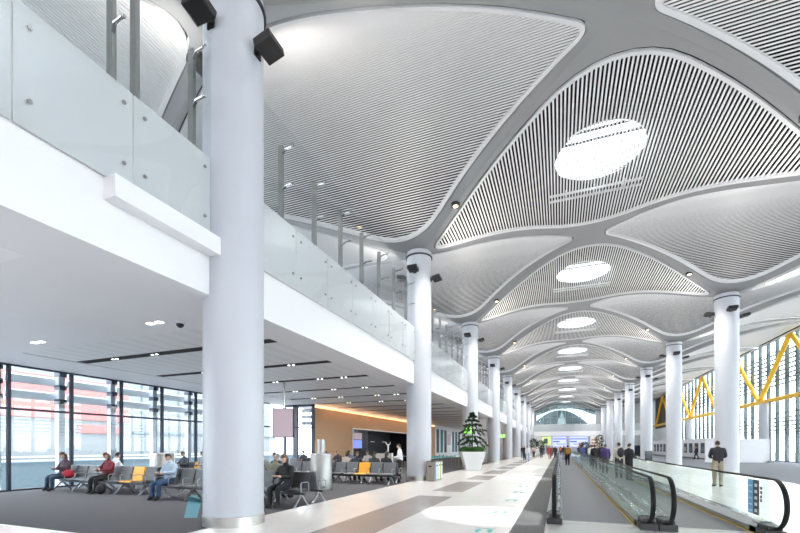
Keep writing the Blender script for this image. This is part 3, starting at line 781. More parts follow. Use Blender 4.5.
# ------------------------------------------------------------------ moving walkways
WY0, WY1 = 9.35, 72.0
def balustrade(par, xc, inner, o):
    """one side of a walkway; inner = +1 when the belt lies towards +x"""
    a = MB()
    pr = [(-.155, 0.0), (.155, 0.0), (.155, .12), (.08, .25), (-.08, .25), (-.155, .2)]
    if inner < 0: pr = [(-p[0], p[1]) for p in reversed(pr)]
    n = len(pr)
    vs = [(xc + p[0], WY0 + .02, p[1]) for p in pr] + [(xc + p[0], WY1, p[1]) for p in pr]
    a.add(vs, [tuple(range(n)), tuple(reversed(range(n, 2 * n)))] + [(i, n + i, n + (i + 1) % n, (i + 1) % n) for i in range(n)])
    sk = a.build('skirt', M['steel2'], par, origin=o)
    y = WY0 + .6
    while y < 30:
        a = MB(); a.box(xc + inner * .085 - .02, xc + inner * .085 + .02, y, y + .75, .252, .262); y += 1.5
        a.build('deck_plate', M['steel'], sk, origin=o)
    a = MB(); a.box(xc - .155, xc + .155, WY0 - .36, WY0 + .30, 0, .14); a.box(xc - .11, xc + .11, WY0 - .34, WY0 + .3, .14, .22); a.build('newel_base', M['darkmetal'], par, origin=o, bevel=.02)
    # glass with rounded end
    a = MB(); r = .40; cz = .60; cyy = WY0 - .30
    arc = [(cyy - r * sin(pi * i / 16), cz + r * cos(pi * i / 16)) for i in range(17)]
    yy_ = arc[-1][0]
    pts = [(WY1, .22), (WY1, cz + r - .02)] + [(y_, z_ - .0) for y_, z_ in arc if z_ > .22] + [(cyy, .22)]
    n = len(pts)
    a.add([(xc - .008, p[0], p[1]) for p in pts] + [(xc + .008, p[0], p[1]) for p in pts], [tuple(range(n)), tuple(reversed(range(n, 2 * n)))] + [(i, n + i, n + (i + 1) % n, (i + 1) % n) for i in range(n)])
    gl = a.build('glass_side', M['wglass'], par, origin=o)
    a = MB(); r2 = r + .03
    path = [(xc, WY1, cz + r2)] + [(xc, WY1 - (WY1 - cyy) * i / 8, cz + r2) for i in range(1, 8)] + [(xc, cyy - r2 * sin(pi * i / 18), cz + r2 * cos(pi * i / 18)) for i in range(18)] + [(xc, cyy, cz - r2 + .0)]
    a.tube(path, .042, 12, ry=.02); a.build('handrail', M['rubber'], par, origin=o, smooth=50)
    if inner > 0: return gl
    a = MB(); x_ = xc + inner * .19; a.box(x_ - .018, x_ + .018, WY0, WY1, .004, .03); a.build('safety_line', M['yline'], par, origin=o)
    return gl
def walkway(xa, xb, label, flat):
    xm = (xa + xb) / 2
    t = thing('moving_walkway', label, 'moving walkway', (xm, WY0, 0), kind='thing')
    o = t.location
    a = MB(); a.box(xa + .17, xb - .17, WY0, WY1, .0, .02); a.build('belt', M['belt'], t, origin=o)
    a = MB(); a.box(xa - .14, xb + .14, WY0 - 1.25, WY0, .0, .012); a.build('landing_plate', M['comb'], t, origin=o)
    a = MB(); a.box(xa + .17, xb - .17, WY0 - .02, WY0 + .14, .012, .024); a.build('comb', M['comb'], t, origin=o)
    g1 = balustrade(t, xa, 1, o); g2 = balustrade(t, xb, -1, o)
    return t, g1, g2
walkway(-.10, 1.59, 'moving walkway with grey belt beside the tiled floor strip', 0)
t, g1, g2 = walkway(1.91, 3.50, 'second moving walkway with blue safety sticker on its glass', 0)
o = t.location
xs = 3.50 - .012
a = MB(); a.box(xs - .004, xs, 9.86, 10.09, .31, .97); st = a.build('safety_sticker', M['lightblue'], g2, origin=o)
a = MB(); a.box(xs - .004, xs, 9.61, 9.86, .31, .97); a.build('warning_strip', M['darkgrey'], g2, origin=o)
for i in range(5):
    z_ = .36 + i * .12
    a = MB(); a.box(xs - .008, xs - .005, 9.90, 10.04, z_, z_ + .02); a.build('pictogram', M['white'], st, origin=o)
    a = MB(); a.box(xs - .008, xs - .005, 9.68, 9.79, z_, z_ + .06); a.build('pictogram', M['white'], st, origin=o)
a = MB()
for i, z_ in enumerate((.86, .78, .70, .63)): a.box(xs - .004, xs, 9.49, 9.56, z_ - .05, z_)
a.build('lettering', M['darkgrey'], g2, origin=o)

# ------------------------------------------------------------------ floor stickers
def foot(mb, cx, cy, mir):
    pts = []
    for i in range(16):
        a_ = 2 * pi * i / 16; rx = .05 * (1.15 if sin(a_) > 0 else .85); pts.append((cx + mir * .008 * sin(a_) + rx * cos(a_), cy + .145 * sin(a_)))
    mb.prism(pts, .001, .004)
for i in range(13):
    y_ = 7.85 + i * 2.36
    t = thing('floor_sticker', 'teal footprint sticker on the tiles, %s in the line from the camera' % ORD[i], 'floor sticker', (-1.35, y_, 0), group='footprint stickers')
    a = MB(); foot(a, -.11, 0, 1); a.build('footprint', M['teal'], t); a = MB(); foot(a, .11, .05, -1); a.build('footprint', M['teal'], t)
    a = MB(); a.box(-.2, .2, .24, .28, .001, .003); a.build('caption', M['teal'], t)
a = MB(); a.add([(-7.89, 6.84, .004), (-7.61, 6.95, .004), (-11.08, 10.35, .004), (-11.4, 10.1, .004)], [(0, 1, 2, 3)])
tag(a.build('carpet_strip', M['tealb']), 'teal strip laid on the carpet beside the first column', 'floor strip')
a = MB(); a.box(XWIN, XE, 4.82, 4.90, .0, .012); tag(a.build('threshold_strip', M['white']), 'pale metal threshold strip where the carpet starts', 'threshold')


# ------------------------------------------------------------------ outside, seen through the glass
a = MB(); a.box(-160, XWIN - .6, -60, 190, -4.2, -4.0); struct('ground_apron', a, M['apron'])
a = MB(); a.box(XFAC + .7, 160, -60, 190, -.6, -.4); struct('ground_outside', a, M['apron'])
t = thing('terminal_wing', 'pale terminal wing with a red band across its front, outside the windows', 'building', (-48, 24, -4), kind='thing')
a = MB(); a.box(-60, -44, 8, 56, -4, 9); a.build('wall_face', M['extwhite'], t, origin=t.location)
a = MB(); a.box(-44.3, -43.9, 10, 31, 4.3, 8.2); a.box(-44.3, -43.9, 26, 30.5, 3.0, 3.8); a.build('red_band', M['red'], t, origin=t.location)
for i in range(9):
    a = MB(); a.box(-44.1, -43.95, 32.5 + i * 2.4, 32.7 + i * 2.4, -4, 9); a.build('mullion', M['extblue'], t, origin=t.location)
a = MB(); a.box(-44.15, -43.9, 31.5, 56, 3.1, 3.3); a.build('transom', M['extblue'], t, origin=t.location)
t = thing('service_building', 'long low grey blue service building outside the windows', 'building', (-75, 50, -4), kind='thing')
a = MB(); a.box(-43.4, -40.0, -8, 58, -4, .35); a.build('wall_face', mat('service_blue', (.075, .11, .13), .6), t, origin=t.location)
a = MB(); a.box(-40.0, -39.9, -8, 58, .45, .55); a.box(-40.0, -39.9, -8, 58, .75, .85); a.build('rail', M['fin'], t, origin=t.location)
t = thing('curved_roof', 'pale curved roof of the next hall seen through the far arch', 'roof', (1, 150, -4), kind='thing')
a = MB(); n_ = 14; pr = [(-9 + 18 * i / n_, 5.0 + 6.5 * sin(pi * i / n_)) for i in range(n_ + 1)]
a.add([(x * 1.2, 134, z * 1.12) for x, z in pr] + [(x * 1.2, 170, z * 1.12) for x, z in pr] + [(-10.8, 134, -4), (10.8, 134, -4)], [tuple(range(n_ + 1)) + (2 * n_ + 3, 2 * n_ + 2)] + [(i, i + 1, n_ + 2 + i, n_ + 1 + i) for i in range(n_)])
a.build('shell', M['extwhite'], t, origin=t.location)
a = MB(); a.add([(2.5, 133.8, 5), (8.5, 133.8, 5), (7.6, 133.8, 8.2), (3.4, 133.8, 9.4)], [(0, 1, 2, 3)]); a.build('window_field', M['extblue'], t, origin=t.location)
a = MB(); a.prism([(-.9, 133.7), (1.9, 133.7), (1.9, 133.9), (-.9, 133.9)], 5, 8.5); a.add([(-.9, 133.7, 8.5), (1.9, 133.7, 8.5), (.7, 133.7, 12.6), (-.9, 133.9, 8.5), (1.9, 133.9, 8.5), (.7, 133.9, 12.6)], [(0, 1, 2), (5, 4, 3), (0, 2, 5, 3), (1, 4, 5, 2)])
a.build('white_gable', M['white'], t, origin=t.location)

# ------------------------------------------------------------------ people
def ell(mb, c, r, seg=10, rings=7, m=0): mb.sphere(c, r, seg, rings, m)
GROUPS = dict(torso='top', arm='top', hand='skin', head='skin', leg='leg', foot='shoe', neck='skin')
def skel(pose, ph=0):
    """joints (pos, radius), edges (a, b, region); the figure faces +y, ground at z = 0, height 1.74"""
    J = {}; E_ = []
    def j(n, p, r): J[n] = (Vector(p), r)
    if pose == 'sit':
        j('pelvis', (0, -.02, .54), .145); j('spine', (0, -.09, .74), .14); j('chest', (0, -.11, .95), .15); j('nb', (0, -.075, 1.10), .075); j('neck', (0, -.045, 1.17), .055)
        head = Vector((0, .01, 1.29)); tilt = .35
        for s, n in ((-1, 'l'), (1, 'r')):
            j('hip' + n, (s * .10, .05, .53), .105); j('knee' + n, (s * .13, .45, .50), .072); j('ank' + n, (s * .12, .44 + .02 * s, .10), .045); j('heel' + n, (s * .12, .40, .05), .04); j('toe' + n, (s * .135, .60, .035), .036)
            j('sh' + n, (s * .175, -.09, 1.04), .07); j('el' + n, (s * .25, .04, .80), .05); j('wr' + n, (s * .10, .27, .80), .034); j('palm' + n, (s * .07, .33, .83), .034)
    elif pose == 'lean':
        j('pelvis', (0, -.06, .54), .145); j('spine', (0, .0, .74), .14); j('chest', (0, .09, .92), .15); j('nb', (0, .16, 1.06), .075); j('neck', (0, .20, 1.12), .055)
        head = Vector((0, .28, 1.21)); tilt = .6
        for s, n in ((-1, 'l'), (1, 'r')):
            j('hip' + n, (s * .10, .02, .53), .105); j('knee' + n, (s * .14, .43, .50), .072); j('ank' + n, (s * .12, .38, .10), .045); j('heel' + n, (s * .12, .34, .05), .04); j('toe' + n, (s * .135, .54, .035), .036)
            j('sh' + n, (s * .175, .11, 1.0), .07); j('el' + n, (s * .23, .28, .74), .05); j('wr' + n, (s * .08, .46, .72), .034); j('palm' + n, (s * .06, .52, .75), .034)
    else:
        st = {'stand': 0, 'walk': 1, 'arms': 0}[pose]
        j('pelvis', (0, 0, .95), .14); j('spine', (0, -.01, 1.13), .135); j('chest', (0, -.01, 1.32), .15); j('nb', (0, .0, 1.46), .075); j('neck', (0, .015, 1.52), .055)
        head = Vector((0, .035, 1.63)); tilt = .1
        for s, n in ((-1, 'l'), (1, 'r')):
            f = s * st * (1 if ph == 0 else -1)
            j('hip' + n, (s * .095, 0, .90), .105); j('knee' + n, (s * .10, .03 + .13 * f, .50), .07); j('ank' + n, (s * .10, .20 * f - (.06 if f < 0 else 0), .10 + (.07 if f < 0 else 0)), .045)
            j('heel' + n, (s * .10, .20 * f - .05 - (.06 if f < 0 else 0), .05 + (.06 if f < 0 else 0)), .04); j('toe' + n, (s * .12, .20 * f + .15 - (.06 if f < 0 else 0), .035), .036)
            j('sh' + n, (s * .185, -.01, 1.41), .072)
            if pose == 'arms': j('el' + n, (s * .25, .02, 1.15), .05); j('wr' + n, (s * .14, .24, 1.10), .034); j('palm' + n, (s * .11, .31, 1.13), .034)
            else: j('el' + n, (s * .22, -.02 - .08 * f, 1.14), .05); j('wr' + n, (s * .225, .06 - .16 * f, .90), .034); j('palm' + n, (s * .225, .08 - .17 * f, .82), .034)
    E_ += [('pelvis', 'spine', 'torso'), ('spine', 'chest', 'torso'), ('chest', 'nb', 'torso'), ('nb', 'neck', 'neck')]
    for n in 'lr':
        E_ += [('pelvis', 'hip' + n, 'leg'), ('hip' + n, 'knee' + n, 'leg'), ('knee' + n, 'ank' + n, 'leg'), ('ank' + n, 'heel' + n, 'foot' + n), ('ank' + n, 'toe' + n, 'foot' + n),
               ('chest', 'sh' + n, 'torso'), ('sh' + n, 'el' + n, 'arm'), ('el' + n, 'wr' + n, 'arm'), ('wr' + n, 'palm' + n, 'hand')]
    return J, E_, head, tilt
def seg_d(p, a, b):
    d = b - a; t = max(0, min(1, (p - a).dot(d) / max(1e-9, d.length_squared))); return (p - a - d * t).length
_pc = [0]
def person(label, pose, loc, rz, top, leg, shoe=(.03, .03, .03), hair='dark', long_hair=False, skin=0, scale=1.0, sub=1, ph=0, top_name='jacket', fingers=True, bag=None):
    J, E_, head, tilt = skel(pose, ph)
    t = thing('person', label, 'person', loc, rz); t.scale = (scale,) * 3
    names = list(J); idx = {n: i for i, n in enumerate(names)}
    me = bpy.data.meshes.new('tmp'); me.from_pydata([J[n][0] for n in names], [(idx[a], idx[b]) for a, b, _ in E_], [])
    ob = bpy.data.objects.new('tmp', me); COL.objects.link(ob)
    sk = ob.modifiers.new('skin', 'SKIN'); sk.use_smooth_shade = True
    for n in names:
        v = me.skin_vertices[0].data[idx[n]]; r = J[n][1]; v.radius = (r, r); v.use_root = (n == 'pelvis')
    if sub: sb = ob.modifiers.new('sub', 'SUBSURF'); sb.levels = sub; sb.render_levels = sub
    dg = bpy.context.evaluated_depsgraph_get(); ev = ob.evaluated_get(dg); m2 = ev.to_mesh()
    vs = [v.co.copy() for v in m2.vertices]; fs = [tuple(p.vertices) for p in m2.polygons]
    nr = [v.normal.copy() for v in m2.vertices]
    ev.to_mesh_clear(); bpy.data.objects.remove(ob); bpy.data.meshes.remove(me)
    segs = [(J[a][0], J[b][0], r, (J[a][1] + J[b][1]) / 2) for a, b, r in E_]
    region = []
    for f in fs:
        c = sum((vs[i] for i in f), Vector()) / len(f)
        region.append(min(segs, key=lambda q: seg_d(c, q[0], q[1]) - q[3])[2])
    # body: one mesh with head, face and hands
    b = MB(); b.v = [tuple(v) for v in vs]; b.f = list(fs); b.mi = [0] * len(fs)
    R_ = Matrix.Rotation(-tilt, 3, 'X')
    hb = MB(); seg, rg = (14, 10) if sub else (8, 6)
    hb.sphere((0, 0, 0), (.073, .092, .115), seg, rg)
    hv = []
    for x, y, z in hb.v:
        if z < 0: x *= 1 + 1.6 * z; y = y * (1 + .9 * z) + (-z) * .16 * (1 if y > 0 else .3)
        hv.append(head + R_ @ Vector((x, y, z)))
    o = len(b.v); b.add(hv, hb.f)
    hd = lambda x, y, z: head + R_ @ Vector((x, y, z))
    b.add([hd(-.014, .088, -.03), hd(.014, .088, -.03), hd(0, .118, -.028), hd(0, .092, .02)], [(0, 2, 3), (2, 1, 3), (0, 1, 2)])
    for s in (-1, 1):
        b.add([hd(s * .07, .012, .02), hd(s * .085, -.012, .015), hd(s * .08, -.01, -.03), hd(s * .068, .006, -.03), hd(s * .066, -.012, 0)], [(0, 1, 2, 3), (0, 4, 1), (1, 4, 2), (2, 4, 3)])
        b.add([hd(s * .016, .0925, .012), hd(s * .042, .082, .012), hd(s * .042, .083, -.002), hd(s * .016, .0935, -.002)], [(0, 1, 2, 3)], 1)
    b.add([hd(-.022, .098, -.062), hd(.022, .098, -.062), hd(.018, .1, -.072), hd(-.018, .1, -.072)], [(0, 1, 2, 3)], 2)
    if fingers:
        for n, s in (('l', -1), ('r', 1)):
            pw, pp = J['wr' + n][0], J['palm' + n][0]; d = (pp - pw).normalized()
            side = d.cross(Vector((0, 0, 1)) if abs(d.z) < .8 else Vector((0, 1, 0))).normalized(); up = side.cross(d)
            for i, L in enumerate((.062, .075, .07, .055)):
                p0 = pp + side * (.024 - .016 * i); p1 = p0 + d * L * .55 - up * .006; p2 = p1 + d * L * .35 - up * .025
                b.tube([p0, p1, p2], [.0095, .009, .0075], 6)
            q0 = pw.lerp(pp, .55) + side * .02; q1 = q0 + side * .03 + d * .025; b.tube([q0, q1, q1 + d * .03 - up * .01], [.011, .010, .008], 6)
    b.build('body', [SKIN[skin], HAIR['dark'], mat_lip], t, smooth=60)
    # clothes: offset shells over the parts of the body they cover
    def shell(name, regs, off, colr):
        use = [f for f, r in zip(fs, region) if r in regs]
        ids = sorted({i for f in use for i in f}); mp = {i: k for k, i in enumerate(ids)}
        c = MB(); c.v = [tuple(vs[i] + nr[i] * off) for i in ids]; c.f = [tuple(mp[i] for i in f) for f in use]; c.mi = [0] * len(use)
        return c.build(name, cloth(colr), t, smooth=80)
    shell(top_name, ('torso', 'arm'), .016, top)
    shell('trousers', ('leg',), .012, leg)
    shell('shoe', ('footl',), .012, shoe); shell('shoe', ('footr',), .012, shoe)
    # hair: cap over crown and back of the head
    h = MB(); use = []
    for f in hb.f:
        c = sum((Vector(hb.v[i]) for i in f), Vector()) / len(f)
        if c.z > .045 - .5 * max(0, -c.y) * 2 - (0 if c.y > 0 else .02) or (c.y < -.01 and c.z > (-.09 if long_hair else -.05)): use.append(f)
    ids = sorted({i for f in use for i in f}); mp = {i: k for k, i in enumerate(ids)}
    k_ = 1.16 if long_hair else 1.10
    h.v = [tuple(head + R_ @ (Vector(hb.v[i]) * k_)) for i in ids]; h.f = [tuple(mp[i] for i in f) for f in use]; h.mi = [0] * len(use)
    if long_hair: h.sphere(hd(0, -.075, -.09), (.075, .05, .12), 10, 7)
    h.build('hair', HAIR[hair], t, smooth=70)
    if bag:
        a = MB(); p = J['palmr'][0] if bag == 'hand' else J['chest'][0] + Vector((0, -.22, -.05))
        if bag == 'hand': a.sphere((p.x, p.y, p.z - .25), (.08, .15, .15), 10, 6)
        else: a.sphere(tuple(p), (.16, .11, .24), 12, 8)
        t2 = thing('bag', ('dark handbag in the hand of the person in white on the tiles' if bag == 'hand' else 'dark backpack worn by the person in a pale top on the walkway'), 'bag', loc, rz); t2.scale = t.scale
        a.build('sack', cloth((.035, .035, .045)), t2, smooth=60)
        a = MB(); 
        if bag == 'hand': a.tube([(p.x, p.y - .08, p.z - .14), (p.x, p.y, p.z - .01), (p.x, p.y + .08, p.z - .14)], .008, 6)
        else:
            for s in (-1, 1): a.tube([tuple(p + Vector((s * .09, .08, .16))), tuple(p + Vector((s * .1, .2, .24))), tuple(p + Vector((s * .11, .36, .10)))], .016, 6)
        a.build('strap', cloth((.02, .02, .025)), t2, smooth=60)
    return t
mat_lip = mat('lips', (.45, .18, .16), .5)

# ------------------------------------------------------------------ beam seating
def seat_shell():
    a = MB()   # seat pan and tall back in one bent slab, faces -y
    pr = [(-.25, .44), (-.27, .415), (-.20, .40), (.16, .385), (.22, .42), (.34, .90), (.31, .915), (.285, .905), (.18, .47), (.13, .445), (-.20, .455)]
    n = len(pr); w_ = .27
    for x0, x1 in ((-w_, w_),):
        a.add([(x0, y, z) for y, z in pr] + [(x1, y, z) for y, z in pr], [tuple(range(n)), tuple(reversed(range(n, 2 * n)))] + [(i, n + i, n + (i + 1) % n, (i + 1) % n) for i in range(n)])
    return a
def arm_frame(x):
    a = MB(); a.tube([(x, .18, .40), (x, .17, .62), (x, .12, .655), (x, -.14, .655), (x, -.19, .62), (x, -.18, .40)], .014, 8); return a
def leg_frame(x):
    a = MB(); a.bar((x, 0, .33), (x, -.30, .02), .035, .05); a.bar((x, 0, .33), (x, .30, .02), .035, .05); a.bar((x, -.34, .012), (x, -.24, .012), .05, .024); a.bar((x, .24, .012), (x, .34, .012), .05, .024); return a
def bench(x0, cnt, y, label, face=0, cols=None, arms=(), pitch=.60):
    """row of seats starting at x0 with the seat fronts towards -y (face=0) or +y (face=pi)"""
    L = cnt * pitch
    t = thing('beam_bench', label, 'bench', (x0 + L / 2, y, 0), face, group='waiting benches', kind='thing')
    a = MB(); a.box(-L / 2, L / 2, -.035, .035, .31, .37); a.build('beam', M['darkmetal'], t)
    lc = max(2, cnt // 2 + 1)
    for i in range(lc):
        x = -L / 2 + .12 + (L - .24) * i / (lc - 1); leg_frame(x).build('leg', M['chrome'], t)
    base = None
    for i in range(cnt):
        x = -L / 2 + pitch * (i + .5); c = (cols or {}).get(i, 'seat')
        o = seat_shell().build('seat', M[c], t, bevel=.012); o.location.x = x
        if c == 'orange': o['label'] = 'orange seat'
        elif c == 'seatb': o['label'] = 'black seat'
    for i in range(cnt + 1):
        if i in arms or not arms: arm_frame(-L / 2 + pitch * i).build('armrest', M['chrome'], t, smooth=50)
    return t
bench(-17.55, 8, 9.75, 'bench by the windows with one orange seat between grey and black', 0, {6: 'orange', 7: 'seatb'})
bench(-17.55, 8, 10.62, 'bench backing onto the window bench with the orange seat', pi)
bench(-11.75, 9, 9.3, 'bench behind the first column with a person in black at its end', 0, {8: 'seatb', 4: 'orange', 0: 'seatb'})
bench(-11.75, 9, 10.17, 'bench back to back with the one behind the first column', pi, {8: 'seatb', 6: 'orange'})
bench(-12.0, 9, 16.2, 'bench with a yellow orange seat in front of the white shirted person', 0, {6: 'orange'})
bench(-12.0, 9, 17.07, 'bench behind the yellow orange seat, facing the wood wall', pi)
bench(-17.0, 8, 14.0, 'bench by the windows beyond the first steel drum', 0, {2: 'orange'})
bench(-16.0, 12, 21.5, 'long bench in front of the wood wall', 0, {4: 'orange'})
bench(-13.6, 7, 12.35, 'bench of grey seats between the two steel drums', 0)
# steel drums
def drum(x, y, r, h, label, stack=False):
    t = thing('air_outlet_drum', label, 'air outlet', (x, y, 0), kind='thing')
    a = MB(); a.lathe([(r - .02, 0), (r - .02, .06), (r, .065), (r, h - .03), (r - .015, h)], seg=36); a.build('drum', M['drum'], t, smooth=35)
    a = MB(); a.lathe([(r + .004, .36), (r + .004, .375)], seg=36); a.lathe([(r + .004, h - .05), (r + .004, h - .03)], seg=36); a.build('band', M['steel2'], t, smooth=35)
    if stack: a = MB(); a.lathe([(.15, h), (.15, h + .52), (.14, h + .53)], seg=24); a.build('top_pipe', M['drum'], t, smooth=35)
    return t
drum(-15.1, 12.1, .42, 1.36, 'large satin steel drum near the windows beyond the bench')
drum(-8.42, 13.4, .40, 1.36, 'large satin steel drum with a small pipe on top', True)
# red bag on the window bench
t = thing('bag', 'red holdall lying on the window bench', 'bag', (-16.95, 9.7, .455))
a = MB(); a.sphere((0, 0, .15), (.26, .16, .16), 14, 9); a.build('sack', cloth((.42, .02, .04)), t, smooth=60)
a = MB(); a.tube([(-.12, -.05, .27), (-.08, -.08, .36), (.08, -.08, .36), (.12, -.05, .27)], .012, 8); a.build('handle', cloth((.2, .01, .02)), t, smooth=60)
t = thing('bag', 'black bag on the floor under the window bench', 'bag', (-14.55, 9.3, 0))
a = MB(); a.sphere((0, 0, .17), (.17, .14, .17), 12, 8); a.build('sack', cloth((.02, .02, .022)), t, smooth=60)
a = MB(); a.tube([(-.06, 0, .32), (0, 0, .40), (.06, 0, .32)], .012, 8); a.build('handle', cloth((.03, .03, .03)), t, smooth=60)

# seated people
person('person with brown hair in a dark plum coat on the window bench end', 'sit', (-17.3, 9.72, 0), pi, (.075, .05, .07), (.045, .075, .12), hair='brown', long_hair=True)
person('person in a maroon hooded top bent over on the window bench', 'sit', (-14.9, 9.72, 0), pi, (.17, .02, .035), (.015, .015, .018), hair='brown', long_hair=True)
person('person in a pale shirt on the bench backing the window bench', 'sit', (-15.7, 10.65, 0), 0, (.72, .74, .78), (.1, .1, .12))
person('bearded person in a light blue jacket and jeans beside the first column', 'sit', (-11.35, 9.28, 0), pi, (.40, .50, .62), (.04, .08, .17), top_name='jacket')
person('person in black with a headband at the bench end past the first column', 'sit', (-7.0, 9.28, 0), pi, (.018, .018, .02), (.015, .016, .022), hair='brown', long_hair=True)
person('person in blue grey behind the person in black', 'sit', (-8.75, 10.25, 0), 0, (.16, .22, .28), (.05, .05, .06), hair='brown', fingers=False)
person('person in olive sitting behind the person in black', 'sit', (-8.0, 10.25, 0), 0, (.16, .17, .13), (.05, .05, .06), hair='grey', fingers=False)
for x_, c_, lb_ in ((-10.9, (.05, .06, .08), 'dark slate'), (-10.3, (.14, .15, .15), 'grey'), (-9.7, (.03, .03, .035), 'black'), (-12.1, (.12, .14, .2), 'dull blue')):
    person('person in %s on the bench between the two steel drums' % lb_, 'sit', (x_, 12.32, 0), pi, c_, (.04, .04, .05), hair='dark', fingers=False)
seated = [(-11.2, 17.1, 0, (.03, .03, .035)), (-10.5, 17.1, 0, (.16, .09, .08)), (-9.9, 16.15, pi, (.05, .05, .08)), (-9.3, 17.1, 0, (.35, .30, .27)), (-8.8, 17.1, 0, (.03, .035, .05)), (-7.9, 17.1, 0, (.05, .045, .05)), (-7.3, 17.1, 0, (.02, .02, .025)),
          (-16.2, 14.0, pi, (.05, .06, .08)), (-15.0, 14.0, pi, (.3, .3, .3)), (-13.9, 14.0, pi, (.04, .04, .05)), (-13.0, 14.0, pi, (.09, .07, .06)),
          (-14.8, 21.5, pi, (.05, .05, .06)), (-13.6, 21.5, pi, (.25, .22, .2)), (-12.4, 21.5, pi, (.03, .03, .04)), (-11.6, 21.5, pi, (.10, .12, .2)), (-10.4, 21.5, pi, (.35, .34, .33))]
desc = ['person in black on the bench by the small pipe drum', 'person in brownish red seated past the drum', 'person in navy seated in front of the drum row', 'person in a beige top with dark bun seated past the drum',
        'person in dark navy behind the grey seat', 'person in charcoal behind the yellow orange seat', 'person in black seated before the white shirted person',
        'person in slate grey on the far window bench', 'person in pale grey on the far window bench', 'person in black on the far window bench', 'person in brown on the far window bench',
        'person in charcoal at the window end of the long bench', 'person in tan on the long bench by the wood wall', 'person in black on the long bench by the wood wall', 'person in blue on the long bench by the wood wall', 'person in light grey on the long bench by the wood wall']
for i, ((x, y, rz, c), d) in enumerate(zip(seated, desc)):
    person(d, 'sit', (x, y, 0), rz, c, (.04, .04, .05), hair=('dark', 'brown', 'dark')[i % 3], long_hair=i % 3 == 0, skin=i % 2, fingers=False)
# standing
person('person in a white shirt and black trousers standing by the second column', 'arms', (-6.85, 17.55, 0), radians(110), (.78, .79, .82), (.02, .02, .024), top_name='shirt')
person('person in a black jacket and khaki trousers walking away beyond the walkway glass', 'arms', (5.9, 19.9, 0), 0, (.02, .021, .026), (.30, .26, .20), skin=0, scale=1.06, top_name='jacket')
WZ = .025
person('person in black filling the walkway, back turned, dark jacket', 'stand', (2.75, 31.7, WZ), 0, (.012, .012, .014), (.02, .02, .03), scale=1.03)
person('person in a pale top carrying a backpack on the second walkway', 'stand', (2.75, 22.9, WZ), .2, (.55, .50, .44), (.05, .05, .06), bag='back', scale=1.03)
person('person in black gesturing on the second walkway', 'arms', (3.0, 21.6, WZ), -1.0, (.015, .015, .018), (.02, .02, .025), hair='dark')
person('second person in black beside the one filling the walkway', 'stand', (2.25, 31.2, WZ), .1, (.014, .013, .015), (.02, .02, .03), fingers=False)
person('person in purple on the second walkway', 'stand', (2.5, 26.8, WZ), 0, (.07, .04, .15), (.05, .05, .06), fingers=False)
person('person in a white top on the second walkway past the one in black', 'stand', (2.45, 36.5, WZ), .4, (.7, .7, .72), (.1, .12, .2), fingers=False)
person('person in a mustard jacket and black trousers on the first walkway', 'stand', (.62, 37.5, WZ), 0, (.30, .17, .04), (.015, .015, .018), fingers=False)
person('person in white with a handbag walking on the tiles toward the camera', 'walk', (-3.2, 46, 0), pi, (.74, .74, .78), (.35, .42, .58), bag='hand', fingers=False)
person('person in a long red coat walking on the tiles', 'walk', (-1.2, 58, 0), pi, (.45, .06, .06), (.40, .08, .07), hair='brown', long_hair=True, fingers=False)
person('person in black passing the picture wall', 'walk', (16.4, 63.0, 0), 1.2, (.03, .025, .03), (.03, .03, .04), fingers=False)
crowd = [(-5.0, 62, (.03, .03, .035), 'black', 'walking beside the balcony columns'), (-3.8, 68, (.62, .45, .42), 'pink', 'on the tiles past the pine planter'), (-2.6, 66, (.03, .03, .04), 'dark grey', 'on the tiles'), (-.6, 64, (.05, .04, .05), 'charcoal', 'by the walkway edge'),
         (.5, 55, (.03, .03, .05), 'navy', 'far along the first walkway'), (1.1, 60, (.35, .06, .06), 'red', 'far along the first walkway'), (-4.5, 80, (.5, .5, .52), 'light grey', 'near the footbridge'), (-2.0, 84, (.05, .05, .07), 'black', 'near the lime sign'),
         (2.4, 50, (.08, .12, .30), 'blue', 'far along the second walkway'), (2.9, 45, (.65, .62, .6), 'cream', 'far along the second walkway'), (3.1, 56, (.04, .04, .05), 'black', 'far along the second walkway'), (4.6, 70, (.25, .08, .08), 'maroon', 'past the walkway end'),
         (6.0, 76, (.06, .06, .08), 'dark', 'by the opposite columns'), (.2, 82, (.5, .2, .12), 'rust', 'under the flight boards'), (3.4, 86, (.05, .06, .1), 'navy', 'under the flight boards'), (5.4, 90, (.6, .6, .62), 'white', 'by the orange kiosk'),
         (-3.2, 92, (.08, .07, .07), 'brown black', 'by the pale shop'), (-1.2, 75, (.12, .18, .12), 'green', 'midway on the tiles'), (7.2, 60, (.10, .10, .13), 'slate', 'between the opposite columns'), (-5.2, 74, (.4, .36, .34), 'taupe', 'beside the balcony columns'),
         (1.6, 92, (.03, .03, .03), 'black', 'beneath the footbridge middle'), (-4.2, 55, (.035, .035, .04), 'black', 'behind the person in white')]
for i, (x, y, c, cn, wh) in enumerate(crowd):
    person('small distant person in %s %s' % (cn, wh), 'walk' if i % 2 else 'stand', (x, y, WZ if (-.1 < x < 3.5 and y < 72) and not (1.5 < x < 2) else 0), (0 if i % 3 else pi), c, (.04, .04, .055) if i % 4 else (.12, .15, .25), hair=('dark', 'brown')[i % 2], sub=0, ph=i % 2, fingers=False, skin=i % 2)
for i, (x, wh) in enumerate(((-3.0, 'over the lime sign'), (-6.0 + .4, 'by the balcony columns'), (7.2, 'over the reddish shelves'), (8.4, 'by the opposite columns'))):
    person('small dark figure standing on the footbridge ' + wh, 'stand', (x, YBR + .6 + 1.2, 5.3), pi, (.02, .02, .022), (.02, .02, .022), sub=0, fingers=False, scale=1.12)

